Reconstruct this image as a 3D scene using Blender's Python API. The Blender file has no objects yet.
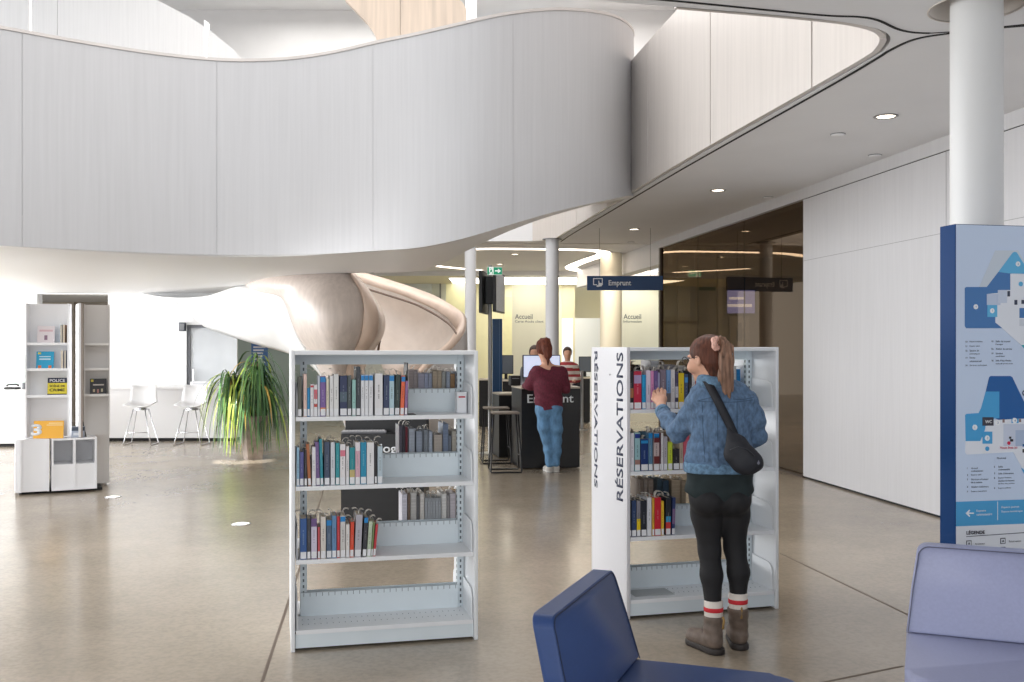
import bpy, bmesh, math, random
import numpy as np
from mathutils import Vector, Matrix, geometry
random.seed(7)
SC = bpy.context.scene
COL = SC.collection
F = 995.0; CX = 512.0; HZ = 348.0; HC = 1.525     # focal length in pixels, principal column, horizon row, eye height

def P(px, py, Y): return Vector(((px-CX)*Y/F, Y, HC-(py-HZ)*Y/F))
def FL(px, py):
    Y = F*HC/(py-HZ); return Vector(((px-CX)*Y/F, Y, 0))
def ZP(px, py, z):
    Y = F*(z-HC)/(HZ-py); return Vector(((px-CX)*Y/F, Y, z))

def lin(c):
    c = c/255.0
    return c/12.92 if c <= .04045 else ((c+.055)/1.055)**2.4
def RGB(c): return (lin(c[0]), lin(c[1]), lin(c[2]), 1)

MATS = {}
def mat(name, col, rough=.5, metal=0, var=0.0, scale=(8,8,8), bump=0.0, emit=0, spec=.5, coat=0, detail=4, trans=0, alpha=1):
    if name in MATS: return MATS[name]
    m = bpy.data.materials.new(name); m.use_nodes = True
    nt = m.node_tree; b = nt.nodes['Principled BSDF']
    b.inputs['Base Color'].default_value = RGB(col)
    b.inputs['Roughness'].default_value = rough; b.inputs['Metallic'].default_value = metal
    b.inputs['Specular IOR Level'].default_value = spec
    b.inputs['Coat Weight'].default_value = coat
    b.inputs['Transmission Weight'].default_value = trans
    if emit:
        b.inputs['Emission Color'].default_value = RGB(col); b.inputs['Emission Strength'].default_value = emit
    if var or bump:
        tc = nt.nodes.new('ShaderNodeTexCoord'); mp = nt.nodes.new('ShaderNodeMapping'); nz = nt.nodes.new('ShaderNodeTexNoise')
        mp.inputs['Scale'].default_value = scale; nz.inputs['Scale'].default_value = 1; nz.inputs['Detail'].default_value = detail
        nt.links.new(tc.outputs['Object'], mp.inputs[0]); nt.links.new(mp.outputs[0], nz.inputs['Vector'])
        if var:
            mx = nt.nodes.new('ShaderNodeMix'); mx.data_type = 'RGBA'
            a = [max(0, c*(1-var)) for c in col]; d = [min(255, c*(1+var)) for c in col]
            mx.inputs[6].default_value = RGB(a); mx.inputs[7].default_value = RGB(d)
            mr = nt.nodes.new('ShaderNodeMapRange'); mr.inputs[1].default_value = .3; mr.inputs[2].default_value = .7
            nt.links.new(nz.outputs[0], mr.inputs[0]); nt.links.new(mr.outputs[0], mx.inputs[0]); nt.links.new(mx.outputs[2], b.inputs['Base Color'])
        if bump:
            bp = nt.nodes.new('ShaderNodeBump'); bp.inputs['Strength'].default_value = bump; bp.inputs['Distance'].default_value = .01
            nt.links.new(nz.outputs[0], bp.inputs['Height']); nt.links.new(bp.outputs[0], b.inputs['Normal'])
    MATS[name] = m; return m

def cmat(col, rough=.45, **k):
    return mat('paint_%d_%d_%d_%d' % (*[int(c) for c in col], int(rough*100)), col, rough, **k)

def wmat(o): # world matrix of an unevaluated object
    m = o.matrix_basis.copy()
    return wmat(o.parent) @ m if o.parent else m

def props(o, label=None, cat=None, group=None, kind=None):
    if label: o['label'] = label
    if cat: o['category'] = cat
    if group: o['group'] = group
    if kind: o['kind'] = kind
    return o

def thing(name, label, cat, loc, rotz=0, group=None):
    o = bpy.data.objects.new(name, None); COL.objects.link(o)
    o.empty_display_size = .1
    o.location = loc; o.rotation_euler = (0, 0, rotz)
    return props(o, label, cat, group)

def link_mesh(name, me, parent=None, frame=None):
    """me holds coordinates in frame (world when frame is None)"""
    if frame is not None: me.transform(frame)
    o = bpy.data.objects.new(name, me); COL.objects.link(o)
    if parent:
        me.transform(wmat(parent).inverted()); o.parent = parent
    else:
        n = len(me.vertices)
        if n:
            a = np.empty(n*3); me.vertices.foreach_get('co', a); a = a.reshape(-1, 3)
            c = Vector(((a[:,0].min()+a[:,0].max())/2, (a[:,1].min()+a[:,1].max())/2, a[:,2].min()))
            me.transform(Matrix.Translation(-c)); o.location = c
    return o

class MB:
    def __init__(s): s.v = []; s.f = []; s.m = []; s.cur = 0
    def mat(s, i): s.cur = i; return s
    def add(s, vs, fs, M=None):
        n = len(s.v)
        for v in vs: s.v.append(tuple(M @ Vector(v)) if M is not None else tuple(v))
        for f in fs: s.f.append([n+i for i in f]); s.m.append(s.cur)
        return s
    def box(s, x0, y0, z0, x1, y1, z1, M=None):
        vs = [(x0,y0,z0),(x1,y0,z0),(x1,y1,z0),(x0,y1,z0),(x0,y0,z1),(x1,y0,z1),(x1,y1,z1),(x0,y1,z1)]
        return s.add(vs, [(3,2,1,0),(4,5,6,7),(0,1,5,4),(1,2,6,5),(2,3,7,6),(3,0,4,7)], M)
    def rbox(s, x0, y0, z0, x1, y1, z1, r=.01, seg=3, M=None):
        bm = bmesh.new()
        bmesh.ops.create_cube(bm, size=1)
        for v in bm.verts:
            v.co = Vector(((x0+x1)/2+v.co.x*(x1-x0), (y0+y1)/2+v.co.y*(y1-y0), (z0+z1)/2+v.co.z*(z1-z0)))
        bmesh.ops.bevel(bm, geom=bm.edges[:], offset=r, segments=seg, profile=.5, affect='EDGES')
        bm.verts.index_update()
        s.add([v.co[:] for v in bm.verts], [[v.index for v in f.verts] for f in bm.faces], M); bm.free(); return s
    def prism(s, poly, z0, z1, M=None, holes=()):
        """polygon in xy, extruded z0..z1"""
        loops = [list(poly)]+[list(h) for h in holes]
        flat = [p for l in loops for p in l]; n = len(flat)
        tri = geometry.tessellate_polygon([[Vector((p[0], p[1], 0)) for p in l] for l in loops])
        vs = [(p[0], p[1], z0) for p in flat]+[(p[0], p[1], z1) for p in flat]
        fs = []
        for t in tri:
            a, b, c = [flat[i] for i in t]
            cr = (b[0]-a[0])*(c[1]-a[1])-(b[1]-a[1])*(c[0]-a[0])
            t = t if cr > 0 else t[::-1]
            fs.append([n+i for i in t]); fs.append([i for i in t[::-1]])
        o = 0
        for li, l in enumerate(loops):
            ar = sum(l[i][0]*l[(i+1) % len(l)][1]-l[(i+1) % len(l)][0]*l[i][1] for i in range(len(l)))
            for i in range(len(l)):
                j = (i+1) % len(l)
                q = [o+i, o+j, n+o+j, n+o+i]
                if (ar > 0) == (li > 0): q = q[::-1]
                fs.append(q)
            o += len(l)
        return s.add(vs, fs, M)
    def tube(s, pts, r, n=8, closed=False, M=None, cap=True):
        pts = [Vector(p) for p in pts]; N = len(pts)
        rr = r if isinstance(r, (list, tuple)) else [r]*N
        vs = []; fs = []; up = None
        for i, p in enumerate(pts):
            a = pts[(i-1) % N] if (closed or i > 0) else p
            b = pts[(i+1) % N] if (closed or i < N-1) else p
            t = (b-a).normalized()
            if up is None: up = Vector((0,0,1)) if abs(t.z) < .9 else Vector((1,0,0))
            x = t.cross(up).normalized(); y = x.cross(t).normalized(); up = y
            for k in range(n):
                an = 2*math.pi*k/n
                vs.append(p+x*math.cos(an)*rr[i]+y*math.sin(an)*rr[i])
        for i in range(N if closed else N-1):
            for k in range(n):
                a = i*n+k; b = i*n+(k+1) % n; c = ((i+1) % N)*n+(k+1) % n; d = ((i+1) % N)*n+k
                fs.append((a, b, c, d))
        if cap and not closed:
            fs.append(list(range(n))[::-1]); fs.append([(N-1)*n+k for k in range(n)])
        return s.add(vs, fs, M)
    def lathe(s, prof, n=32, M=None, cap=True):
        vs = []; fs = []
        for r, z in prof:
            for k in range(n):
                a = 2*math.pi*k/n; vs.append((r*math.cos(a), r*math.sin(a), z))
        for i in range(len(prof)-1):
            for k in range(n):
                fs.append((i*n+k, i*n+(k+1) % n, (i+1)*n+(k+1) % n, (i+1)*n+k))
        if cap: fs.append(list(range(n))[::-1]); fs.append([(len(prof)-1)*n+k for k in range(n)])
        return s.add(vs, fs, M)
    def grid(s, rows, M=None):
        n = len(rows[0]); vs = [p for r in rows for p in r]; fs = []
        for i in range(len(rows)-1):
            for j in range(n-1):
                fs.append((i*n+j, i*n+j+1, (i+1)*n+j+1, (i+1)*n+j))
        return s.add(vs, fs, M)
    def build(s, name, mats, parent=None, frame=None, smooth=False, solid=0, offset=0, bevel=0):
        me = bpy.data.meshes.new(name); me.from_pydata([tuple(v) for v in s.v], [], s.f)
        if not isinstance(mats, (list, tuple)): mats = [mats]
        for m in mats: me.materials.append(m)
        me.polygons.foreach_set('material_index', s.m)
        if smooth: me.polygons.foreach_set('use_smooth', [True]*len(me.polygons))
        me.update()
        o = link_mesh(name, me, parent, frame)
        if smooth and smooth != 'all':
            bm = bmesh.new(); bm.from_mesh(me)
            bmesh.ops.split_edges(bm, edges=[e for e in bm.edges if len(e.link_faces) == 2 and e.calc_face_angle(0) > math.radians(40)])
            bm.to_mesh(me); bm.free()
        if bevel:
            md = o.modifiers.new('bevel', 'BEVEL'); md.width = bevel; md.segments = 2; md.limit_method = 'ANGLE'
        if solid:
            md = o.modifiers.new('solid', 'SOLIDIFY'); md.thickness = solid; md.offset = offset
        return o

def struct(mb, name, mats, **k):
    o = mb.build(name, mats, **k); o['kind'] = 'structure'; return o

def frame_xy(origin, xdir, ydir):
    """matrix whose local x,y map to the given directions (text / decals lie in local xy, z towards the reader)"""
    x = Vector(xdir).normalized(); y = Vector(ydir).normalized(); z = x.cross(y).normalized()
    m = Matrix.Identity(4)
    for i in range(3): m[i][0] = x[i]; m[i][1] = y[i]; m[i][2] = z[i]; m[i][3] = origin[i]
    return m

def text(body, name, m, M, height=None, width=None, parent=None, depth=.001, bold=0, align='LEFT', label=None, warp=None, after=None):
    cu = bpy.data.curves.new(name, 'FONT'); cu.body = body; cu.size = 1; cu.extrude = 0; cu.offset = bold; cu.align_x = align; cu.resolution_u = 3
    o = bpy.data.objects.new(name+'_tmp', cu); COL.objects.link(o)
    dg = bpy.context.evaluated_depsgraph_get()
    me = bpy.data.meshes.new_from_object(o.evaluated_get(dg)); me.name = name
    bpy.data.objects.remove(o); bpy.data.curves.remove(cu)
    n = len(me.vertices)
    a = np.empty(n*3); me.vertices.foreach_get('co', a); a = a.reshape(-1, 3)
    x0, x1, y0, y1 = a[:,0].min(), a[:,0].max(), a[:,1].min(), a[:,1].max()
    sy = (height/(y1-y0)) if height else 1
    sx = (width/(x1-x0)) if width else sy
    if not height: sy = sx
    bm = bmesh.new(); bm.from_mesh(me)
    bm.transform(Matrix.Translation((-x0, -y0, 0)))
    bm.transform(Matrix.Diagonal((sx, sy, 1, 1)))
    r = bmesh.ops.extrude_face_region(bm, geom=bm.faces[:])
    for e in r['geom']:
        if isinstance(e, bmesh.types.BMVert): e.co.z += depth
    bm.to_mesh(me); bm.free()
    me.materials.clear(); me.materials.append(m)
    if warp:
        me.transform(M)
        for v in me.vertices: v.co = warp(v.co)
        M = after
    ob = link_mesh(name, me, parent, M)
    if label: ob['label'] = label
    return ob

# ---------------------------------------------------------------- signed-distance modelling, meshed with surface nets
class SDF:
    def __init__(s, vox): s.p = []; s.vox = vox; s.k = .02
    def cap(s, a, b, ra, rb, k=None, sc=None, sub=False, col=0):
        s.p.append(('c', Vector(a), Vector(b), ra, rb, s.k if k is None else k, sc, sub, col)); return s
    def ell(s, c, r, k=None, rot=None, sub=False, col=0):
        s.p.append(('e', Vector(c), Vector(r), rot, None, s.k if k is None else k, None, sub, col)); return s
    def chain(s, pts, rs, **kw):
        for i in range(len(pts)-1): s.cap(pts[i], pts[i+1], rs[i], rs[i+1], **kw)
        return s
    def mesh(s, disp=None, clip=None):
        lo = np.array([1e9]*3); hi = -lo
        def bb(p):
            if p[0] == 'c':
                r = max(p[3], p[4]); q = np.array([p[1][:], p[2][:]])
                rr = np.array([r, r, r])*(np.array(p[6]) if p[6] else 1)
                return q.min(0)-rr, q.max(0)+rr
            r = max(p[2]) if p[3] is not None else None
            rr = np.array([r]*3) if r else np.array(p[2][:])
            return np.array(p[1][:])-rr, np.array(p[1][:])+rr
        for p in s.p:
            if p[7]: continue
            a, b = bb(p); lo = np.minimum(lo, a); hi = np.maximum(hi, b)
        h = s.vox; lo -= 4*h+.01; hi += 4*h+.01
        N = np.ceil((hi-lo)/h).astype(int)+1
        V = np.full(N, .5, np.float32)
        ax = [lo[i]+h*np.arange(N[i]) for i in range(3)]
        for p in s.p:
            a, b = bb(p); pad = p[5]+3*h
            i0 = np.maximum(0, np.floor((a-pad-lo)/h).astype(int)); i1 = np.minimum(N, np.ceil((b+pad-lo)/h).astype(int)+1)
            X = ax[0][i0[0]:i1[0], None, None]; Y = ax[1][None, i0[1]:i1[1], None]; Z = ax[2][None, None, i0[2]:i1[2]]
            if p[0] == 'c':
                sc = p[6] or (1, 1, 1); A = p[1]; B = p[2]
                px = (X-A.x)/sc[0]; py = (Y-A.y)/sc[1]; pz = (Z-A.z)/sc[2]
                bx = (B.x-A.x)/sc[0]; by = (B.y-A.y)/sc[1]; bz = (B.z-A.z)/sc[2]
                t = np.clip((px*bx+py*by+pz*bz)/max(1e-9, bx*bx+by*by+bz*bz), 0, 1)
                d = np.sqrt((px-t*bx)**2+(py-t*by)**2+(pz-t*bz)**2)-(p[3]+(p[4]-p[3])*t)
                d = d*min(sc)
            else:
                px = X-p[1].x; py = Y-p[1].y; pz = Z-p[1].z
                if p[3] is not None:
                    R = p[3].transposed()
                    px, py, pz = [R[i][0]*px+R[i][1]*py+R[i][2]*pz for i in range(3)]
                r = p[2]
                k0 = np.sqrt((px/r.x)**2+(py/r.y)**2+(pz/r.z)**2); k1 = np.sqrt((px/r.x**2)**2+(py/r.y**2)**2+(pz/r.z**2)**2)
                d = k0*(k0-1)/np.maximum(k1, 1e-6)
            sl = (slice(i0[0], i1[0]), slice(i0[1], i1[1]), slice(i0[2], i1[2]))
            o = V[sl]; k = max(p[5], 1e-5)
            if p[7]:
                e = -d; hh = np.maximum(k-np.abs(o-e), 0)/k; V[sl] = np.maximum(o, e)+hh*hh*k/4
            else:
                hh = np.maximum(k-np.abs(o-d), 0)/k; V[sl] = np.minimum(o, d)-hh*hh*k/4
        if disp is not None or clip is not None:
            X = ax[0][:, None, None]; Y = ax[1][None, :, None]; Z = ax[2][None, None, :]
            if disp is not None: V = V+disp(X, Y, Z)
            if clip is not None: V = np.maximum(V, clip(X, Y, Z))
        V[0] = V[-1] = .5; V[:, 0] = V[:, -1] = .5; V[:, :, 0] = V[:, :, -1] = .5
        ins = V < 0
        cs = np.zeros(N-1, int)
        for dx in (0, 1):
            for dy in (0, 1):
                for dz in (0, 1):
                    cs += ins[dx:N[0]-1+dx, dy:N[1]-1+dy, dz:N[2]-1+dz]
        act = (cs > 0) & (cs < 8); idx = np.full(N-1, -1, int); cells = np.argwhere(act); idx[act] = np.arange(len(cells))
        acc = np.zeros((len(cells), 3)); cnt = np.zeros(len(cells))
        c8 = [(x, y, z) for x in (0, 1) for y in (0, 1) for z in (0, 1)]
        for a in c8:
            for d in range(3):
                if a[d]: continue
                b = list(a); b[d] = 1
                va = V[cells[:,0]+a[0], cells[:,1]+a[1], cells[:,2]+a[2]]; vb = V[cells[:,0]+b[0], cells[:,1]+b[1], cells[:,2]+b[2]]
                m = (va < 0) != (vb < 0); t = np.where(m, va/np.where(m, va-vb, 1), 0)
                q = np.array(a, float)[None].repeat(len(cells), 0); q[:, d] += t
                acc[m] += q[m]; cnt[m] += 1
        vs = lo+h*(cells+acc/np.maximum(cnt, 1)[:, None])
        fs = []
        for d in range(3):
            e1 = (d+1) % 3; e2 = (d+2) % 3
            s0 = [slice(None)]*3; s1 = [slice(None)]*3; s0[d] = slice(0, -1); s1[d] = slice(1, None)
            A = ins[tuple(s0)]; B = ins[tuple(s1)]
            ed = np.argwhere(A != B)
            ed = ed[(ed[:, e1] > 0) & (ed[:, e2] > 0) & (ed[:, e1] < N[e1]-1) & (ed[:, e2] < N[e2]-1)]
            def g(o1, o2):
                c = ed.copy(); c[:, e1] -= o1; c[:, e2] -= o2; return idx[c[:,0], c[:,1], c[:,2]]
            q = np.stack([g(1, 1), g(0, 1), g(0, 0), g(1, 0)], 1)
            fl = ~A[ed[:,0], ed[:,1], ed[:,2]]
            q[fl] = q[fl][:, ::-1]; fs.append(q)
        return vs, np.concatenate(fs)
    def build(s, name, mats, parent=None, disp=None, clip=None, pick=None, relax=1):
        vs, fs = s.mesh(disp, clip)
        for _ in range(relax):
            a = np.zeros_like(vs); c = np.zeros(len(vs))
            for i in range(4):
                j = (i+1) % 4
                np.add.at(a, fs[:, i], vs[fs[:, j]]); np.add.at(c, fs[:, i], 1)
                np.add.at(a, fs[:, j], vs[fs[:, i]]); np.add.at(c, fs[:, j], 1)
            vs = .5*vs+.5*a/np.maximum(c, 1)[:, None]
        me = bpy.data.meshes.new(name); me.from_pydata(vs.tolist(), [], fs.tolist())
        if not isinstance(mats, (list, tuple)): mats = [mats]
        for m in mats: me.materials.append(m)
        if pick is not None:
            ce = vs[fs].mean(1); me.polygons.foreach_set('material_index', pick(ce).astype(int).tolist())
        me.polygons.foreach_set('use_smooth', [True]*len(fs)); me.update()
        return link_mesh(name, me, parent)

def smooth_curve(pts, n=6):
    """Catmull-Rom through the points"""
    pts = [Vector(p) for p in pts]; out = []
    for i in range(len(pts)-1):
        p0 = pts[max(i-1, 0)]; p1 = pts[i]; p2 = pts[i+1]; p3 = pts[min(i+2, len(pts)-1)]
        for k in range(n):
            t = k/n
            out.append(.5*((2*p1)+(p2-p0)*t+(2*p0-5*p1+4*p2-p3)*t*t+(3*p1-3*p2+p3-p0)*t**3))
    out.append(pts[-1]); return out

def resample(c, n):
    L = [0]
    for i in range(len(c)-1): L.append(L[-1]+(c[i+1]-c[i]).length)
    out = []; j = 0
    for k in range(n):
        d = L[-1]*k/(n-1)
        while j < len(c)-2 and L[j+1] < d: j += 1
        t = (d-L[j])/max(1e-9, L[j+1]-L[j]); out.append(c[j].lerp(c[j+1], min(max(t, 0), 1)))
    return out
# ---------------------------------------------------------------- materials
white = mat('white_plaster', (226,226,226), .6, var=.012, scale=(2,2,2))
ceil_m = mat('ceiling_plaster', (234,235,238), .7, var=.01, scale=(1,1,1))
panelm = mat('white_wall_panel', (214,214,217), .45, var=.012, scale=(30,30,1.2))
washed = mat('whitewashed_wood', (198,198,200), .42, var=.014, scale=(34,34,.9), detail=6)
washed_w = mat('warm_whitewashed_wood', (226,212,200), .45, var=.035, scale=(24,24,.9), detail=6)
tanwood = mat('pale_tan_wood', (214,196,178), .45, var=.05, scale=(18,18,.8), detail=6)
railm = mat('pale_cap_rail', (212,206,202), .4, var=.02, scale=(3,3,3))
railp = mat('blond_cap_rail', (226,203,186), .4, var=.03, scale=(6,6,2))
dark = mat('dark_gap', (26,26,28), .8)
lamp_w = mat('lamp_glow', (255,240,220), .5, emit=6)
strip_w = mat('light_strip_glow', (255,240,222), .5, emit=6)
lumi = mat('luminous_panel_glow', (255,250,235), .5, emit=6)
steel_w = mat('white_enamel_steel', (240,243,246), .35, var=.01, scale=(4,4,4))
steel_b = mat('pale_blue_grey_enamel', (226,236,241), .38, var=.01, scale=(4,4,4))
chrome = mat('chrome', (200,200,205), .2, metal=1)
black = mat('black_laminate', (22,22,24), .35, var=.15, scale=(3,3,20))
blackp = mat('black_plastic', (18,18,20), .4)
greym = mat('grey_plastic', (120,122,126), .5)
navy = mat('navy_sign_paint', (14,62,112), .35)
whitep = mat('white_lettering', (236,240,244), .5)
navyt = mat('navy_lettering', (30,42,72), .5)
cream = mat('cream_glazed_wall', (226,222,192), .4, var=.02, scale=(1.5,1.5,.5))
creamp = mat('pale_cream_panel', (232,232,212), .35, var=.02, scale=(1.5,1.5,.4))
colm = mat('column_paint', (224,226,230), .42, var=.008, scale=(1,1,1))

# polished concrete floor
m = bpy.data.materials.new('polished_concrete'); m.use_nodes = True; nt = m.node_tree; b = nt.nodes['Principled BSDF']
tc = nt.nodes.new('ShaderNodeTexCoord')
n1 = nt.nodes.new('ShaderNodeTexNoise'); n1.inputs['Scale'].default_value = .7; n1.inputs['Detail'].default_value = 7; n1.inputs['Roughness'].default_value = .62
n2 = nt.nodes.new('ShaderNodeTexNoise'); n2.inputs['Scale'].default_value = 38; n2.inputs['Detail'].default_value = 5
for n in (n1, n2): nt.links.new(tc.outputs['Object'], n.inputs['Vector'])
r1 = nt.nodes.new('ShaderNodeValToRGB'); r1.color_ramp.elements[0].position = .3; r1.color_ramp.elements[1].position = .72
r1.color_ramp.elements[0].color = RGB((150,138,121)); r1.color_ramp.elements[1].color = RGB((181,168,149))
mx = nt.nodes.new('ShaderNodeMix'); mx.data_type = 'RGBA'; mx.blend_type = 'MULTIPLY'; mx.inputs[0].default_value = .35
r2 = nt.nodes.new('ShaderNodeValToRGB'); r2.color_ramp.elements[0].position = .35; r2.color_ramp.elements[0].color = (.62,.62,.62,1); r2.color_ramp.elements[1].position = .6
nt.links.new(n1.outputs[0], r1.inputs[0]); nt.links.new(n2.outputs[0], r2.inputs[0])
nt.links.new(r1.outputs[0], mx.inputs[6]); nt.links.new(r2.outputs[0], mx.inputs[7]); nt.links.new(mx.outputs[2], b.inputs['Base Color'])
mr = nt.nodes.new('ShaderNodeMapRange'); mr.inputs[3].default_value = .20; mr.inputs[4].default_value = .26
nt.links.new(n1.outputs[0], mr.inputs[0]); nt.links.new(mr.outputs[0], b.inputs['Roughness'])
b.inputs['Specular IOR Level'].default_value = .75; b.inputs['Coat Weight'].default_value = .12; b.inputs['Coat Roughness'].default_value = .1
concrete = m

# tinted smoked glass
m = bpy.data.materials.new('smoked_brown_glass'); m.use_nodes = True; nt = m.node_tree
nt.nodes.remove(nt.nodes['Principled BSDF']); out = nt.nodes['Material Output']
t = nt.nodes.new('ShaderNodeBsdfTransparent'); t.inputs[0].default_value = (.42,.37,.32,1)
g = nt.nodes.new('ShaderNodeBsdfGlossy'); g.inputs['Roughness'].default_value = .015; g.inputs[0].default_value = (.92,.74,.55,1)
x = nt.nodes.new('ShaderNodeMixShader'); lw = nt.nodes.new('ShaderNodeLayerWeight'); lw.inputs[0].default_value = .5
pw = nt.nodes.new('ShaderNodeMath'); pw.operation = 'POWER'; pw.inputs[1].default_value = 3; ml = nt.nodes.new('ShaderNodeMath'); ml.operation = 'MULTIPLY_ADD'; ml.inputs[1].default_value = .42; ml.inputs[2].default_value = .04
nt.links.new(lw.outputs[1], pw.inputs[0]); nt.links.new(pw.outputs[0], ml.inputs[0]); nt.links.new(ml.outputs[0], x.inputs[0]); nt.links.new(t.outputs[0], x.inputs[1]); nt.links.new(g.outputs[0], x.inputs[2]); nt.links.new(x.outputs[0], out.inputs[0])
smoked = m

# ---------------------------------------------------------------- floor
struct(MB().box(-15, -5, -.2, 9, 30, 0), 'floor', concrete)
def groove(name, a, b_, w=.012, m=dark):
    a = Vector(a); b_ = Vector(b_); d = (b_-a).normalized(); n = Vector((-d.y, d.x, 0))*w/2
    mb = MB(); mb.add([a-n+Vector((0,0,.0012)), b_-n+Vector((0,0,.0012)), b_+n+Vector((0,0,.0012)), a+n+Vector((0,0,.0012)),
                       a-n-Vector((0,0,.01)), b_-n-Vector((0,0,.01)), b_+n-Vector((0,0,.01)), a+n-Vector((0,0,.01))], [(0,1,2,3),(4,5,1,0),(5,6,2,1),(6,7,3,2),(7,4,0,3)])
    return struct(mb, name, m)
joint = mat('floor_joint', (112,98,84), .7)
groove('trim_1', FL(780,553), FL(1010,664), .014, joint)
groove('trim_2', FL(640,720), FL(903,666), .014, joint)
groove('trim_3', FL(262,682), FL(302,561), .016, joint)
groove('trim_4', FL(302,561), FL(330,468), .012, joint)
groove('trim_5', FL(578,451), FL(640,484), .014, joint)

# ---------------------------------------------------------------- right wall
WD = Vector((-.147, 1, 0)).normalized(); WN = Vector((-WD.y, WD.x, 0)).normalized()   # along / towards the room
def WX(Y): return 3.84-.147*(Y-8.93)
def W(Y, z=0, o=0): return Vector((WX(Y), Y, z))+WN*o
def wallbox(mb, Y0, Y1, z0, z1, o0, o1):
    a = [W(Y0, 0, o0), W(Y1, 0, o0), W(Y1, 0, o1), W(Y0, 0, o1)]
    mb.prism([(p.x, p.y) for p in a], z0, z1)
YG = 11.72
mb = MB(); wallbox(mb, -4, YG, .02, 3.27, 0, -.25); struct(mb, 'wall_right', panelm)
mb = MB(); wallbox(mb, -4, 17.5, 3.28, 3.6, -.0, -.25); wallbox(mb, 17.5, 24.3, 3.0, 3.6, -.0, -.25); struct(mb, 'trim_6', panelm)
mb = MB(); wallbox(mb, -4, YG-.02, .0, .02, -.012, -.2); wallbox(mb, -4, YG, 3.27, 3.28, -.01, -.2); struct(mb, 'baseboard_right', dark)
mb = MB(); wallbox(mb, -4, YG, 2.548, 2.552, .0015, -.01); wallbox(mb, 8.83, 8.836, .02, 3.27, .0015, -.01); wallbox(mb, 5.1, 5.106, .02, 3.27, .0015, -.01)
struct(mb, 'trim_7', mat('panel_seam', (150,150,152), .8))
mb = MB()
for k in range(3): wallbox(mb, YG+.02+k*1.9, YG+1.915+k*1.9, .03, 3.27, -.03, -.05)
struct(mb, 'window_1', smoked)
mb = MB(); wallbox(mb, YG, 17.46, .0, .03, .01, -.1); wallbox(mb, 17.42, 17.5, 0, 3.28, .0, -.14); struct(mb, 'trim_8', mat('bronze_frame', (70,58,48), .4))
# dim room behind the smoked glass
roomw = mat('dim_room_wall', (150,142,130), .7)
mb = MB(); mb.box(3.12, 20.6, 0, 8.2, 20.8, 3.4); mb.prism([(2.62,17.5),(2.72,17.5),(3.2,20.6),(3.1,20.6)], 0, 3.4); mb.box(8.0, 11, 0, 8.2, 20.6, 3.4); mb.box(4.1, 10.7, 0, 8.2, 10.9, 3.4); struct(mb, 'wall_side_room', roomw)
struct(MB().prism([(3.70,10.9),(8.2,10.9),(8.2,20.8),(3.1,20.8),(2.6,17.5)], 3.42, 3.6), 'ceiling_side_room', roomw)

# ---------------------------------------------------------------- high ceiling with the atrium opening
ZC = 3.41
near = [Vector((-7.5,3.5,0)), ZP(684,8,ZC), ZP(790,17,ZC), ZP(848,23,ZC), ZP(872,27.5,ZC), ZP(885,32,ZC), ZP(890.5,39,ZC), ZP(886,48,ZC), ZP(874.6,57,ZC), ZP(820,88,ZC), ZP(684,164,ZC), ZP(600,214,ZC), ZP(566,234,ZC), ZP(555,239.5,ZC), ZP(535,241.2,ZC)]
near = [near[0]]+smooth_curve(near[1:], 5)
hole = [(p.x, p.y) for p in near]+[(-7.5, near[-1].y)]
outer = [(-12,-4), (WX(-4)+.1,-4), (WX(24.4)+.1,24.4), (-12,24.4)]
cxy = ((976.5-CX)*5.5/F, 5.5)
ring = [(cxy[0]+.245*math.cos(a), cxy[1]+.245*math.sin(a)) for a in [2*math.pi*k/40 for k in range(40)]]
struct(MB().prism(outer, ZC, ZC+.34, holes=[hole, ring]), 'ceiling', ceil_m)
# shadow gaps that follow the opening
def ribbon(mb, pts, w, z0, z1):
    pts = [Vector((p[0], p[1], 0)) for p in pts]; L = []; R = []
    for i, p in enumerate(pts):
        t = (pts[min(i+1, len(pts)-1)]-pts[max(i-1, 0)]).normalized(); n = Vector((-t.y, t.x, 0))*w/2
        L.append(p+n); R.append(p-n)
    for i in range(len(pts)-1):
        q = [L[i], L[i+1], R[i+1], R[i]]
        vs = [(v.x, v.y, z0) for v in q]+[(v.x, v.y, z1) for v in q]
        mb.add(vs, [(0,1,2,3),(7,6,5,4),(0,4,5,1),(1,5,6,2),(2,6,7,3),(3,7,4,0)])
    return mb
g1 = smooth_curve([ZP(x, y, ZC) for x, y in ((600,-6),(684,1.5),(817,14.5),(858,16.5),(878,20),(897,28.5),(912,32),(930,33))], 5)
g2 = smooth_curve([ZP(x, y, ZC) for x, y in ((1060,21),(1005,26.5),(950,33),(915,39),(890,50),(874,60),(820,91.5),(684,168),(600,217.5),(572,234),(561,241.5))], 5)
mb = MB(); ribbon(mb, g1, .018, ZC-.004, ZC+.02); ribbon(mb, g2, .022, ZC-.004, ZC+.02)
ribbon(mb, smooth_curve([ZP(x, y, ZC) for x, y in ((930,33),(960,31),(1024,26),(1080,22))], 4), .01, ZC-.003, ZC+.02)
struct(mb, 'trim_9', dark)
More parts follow.
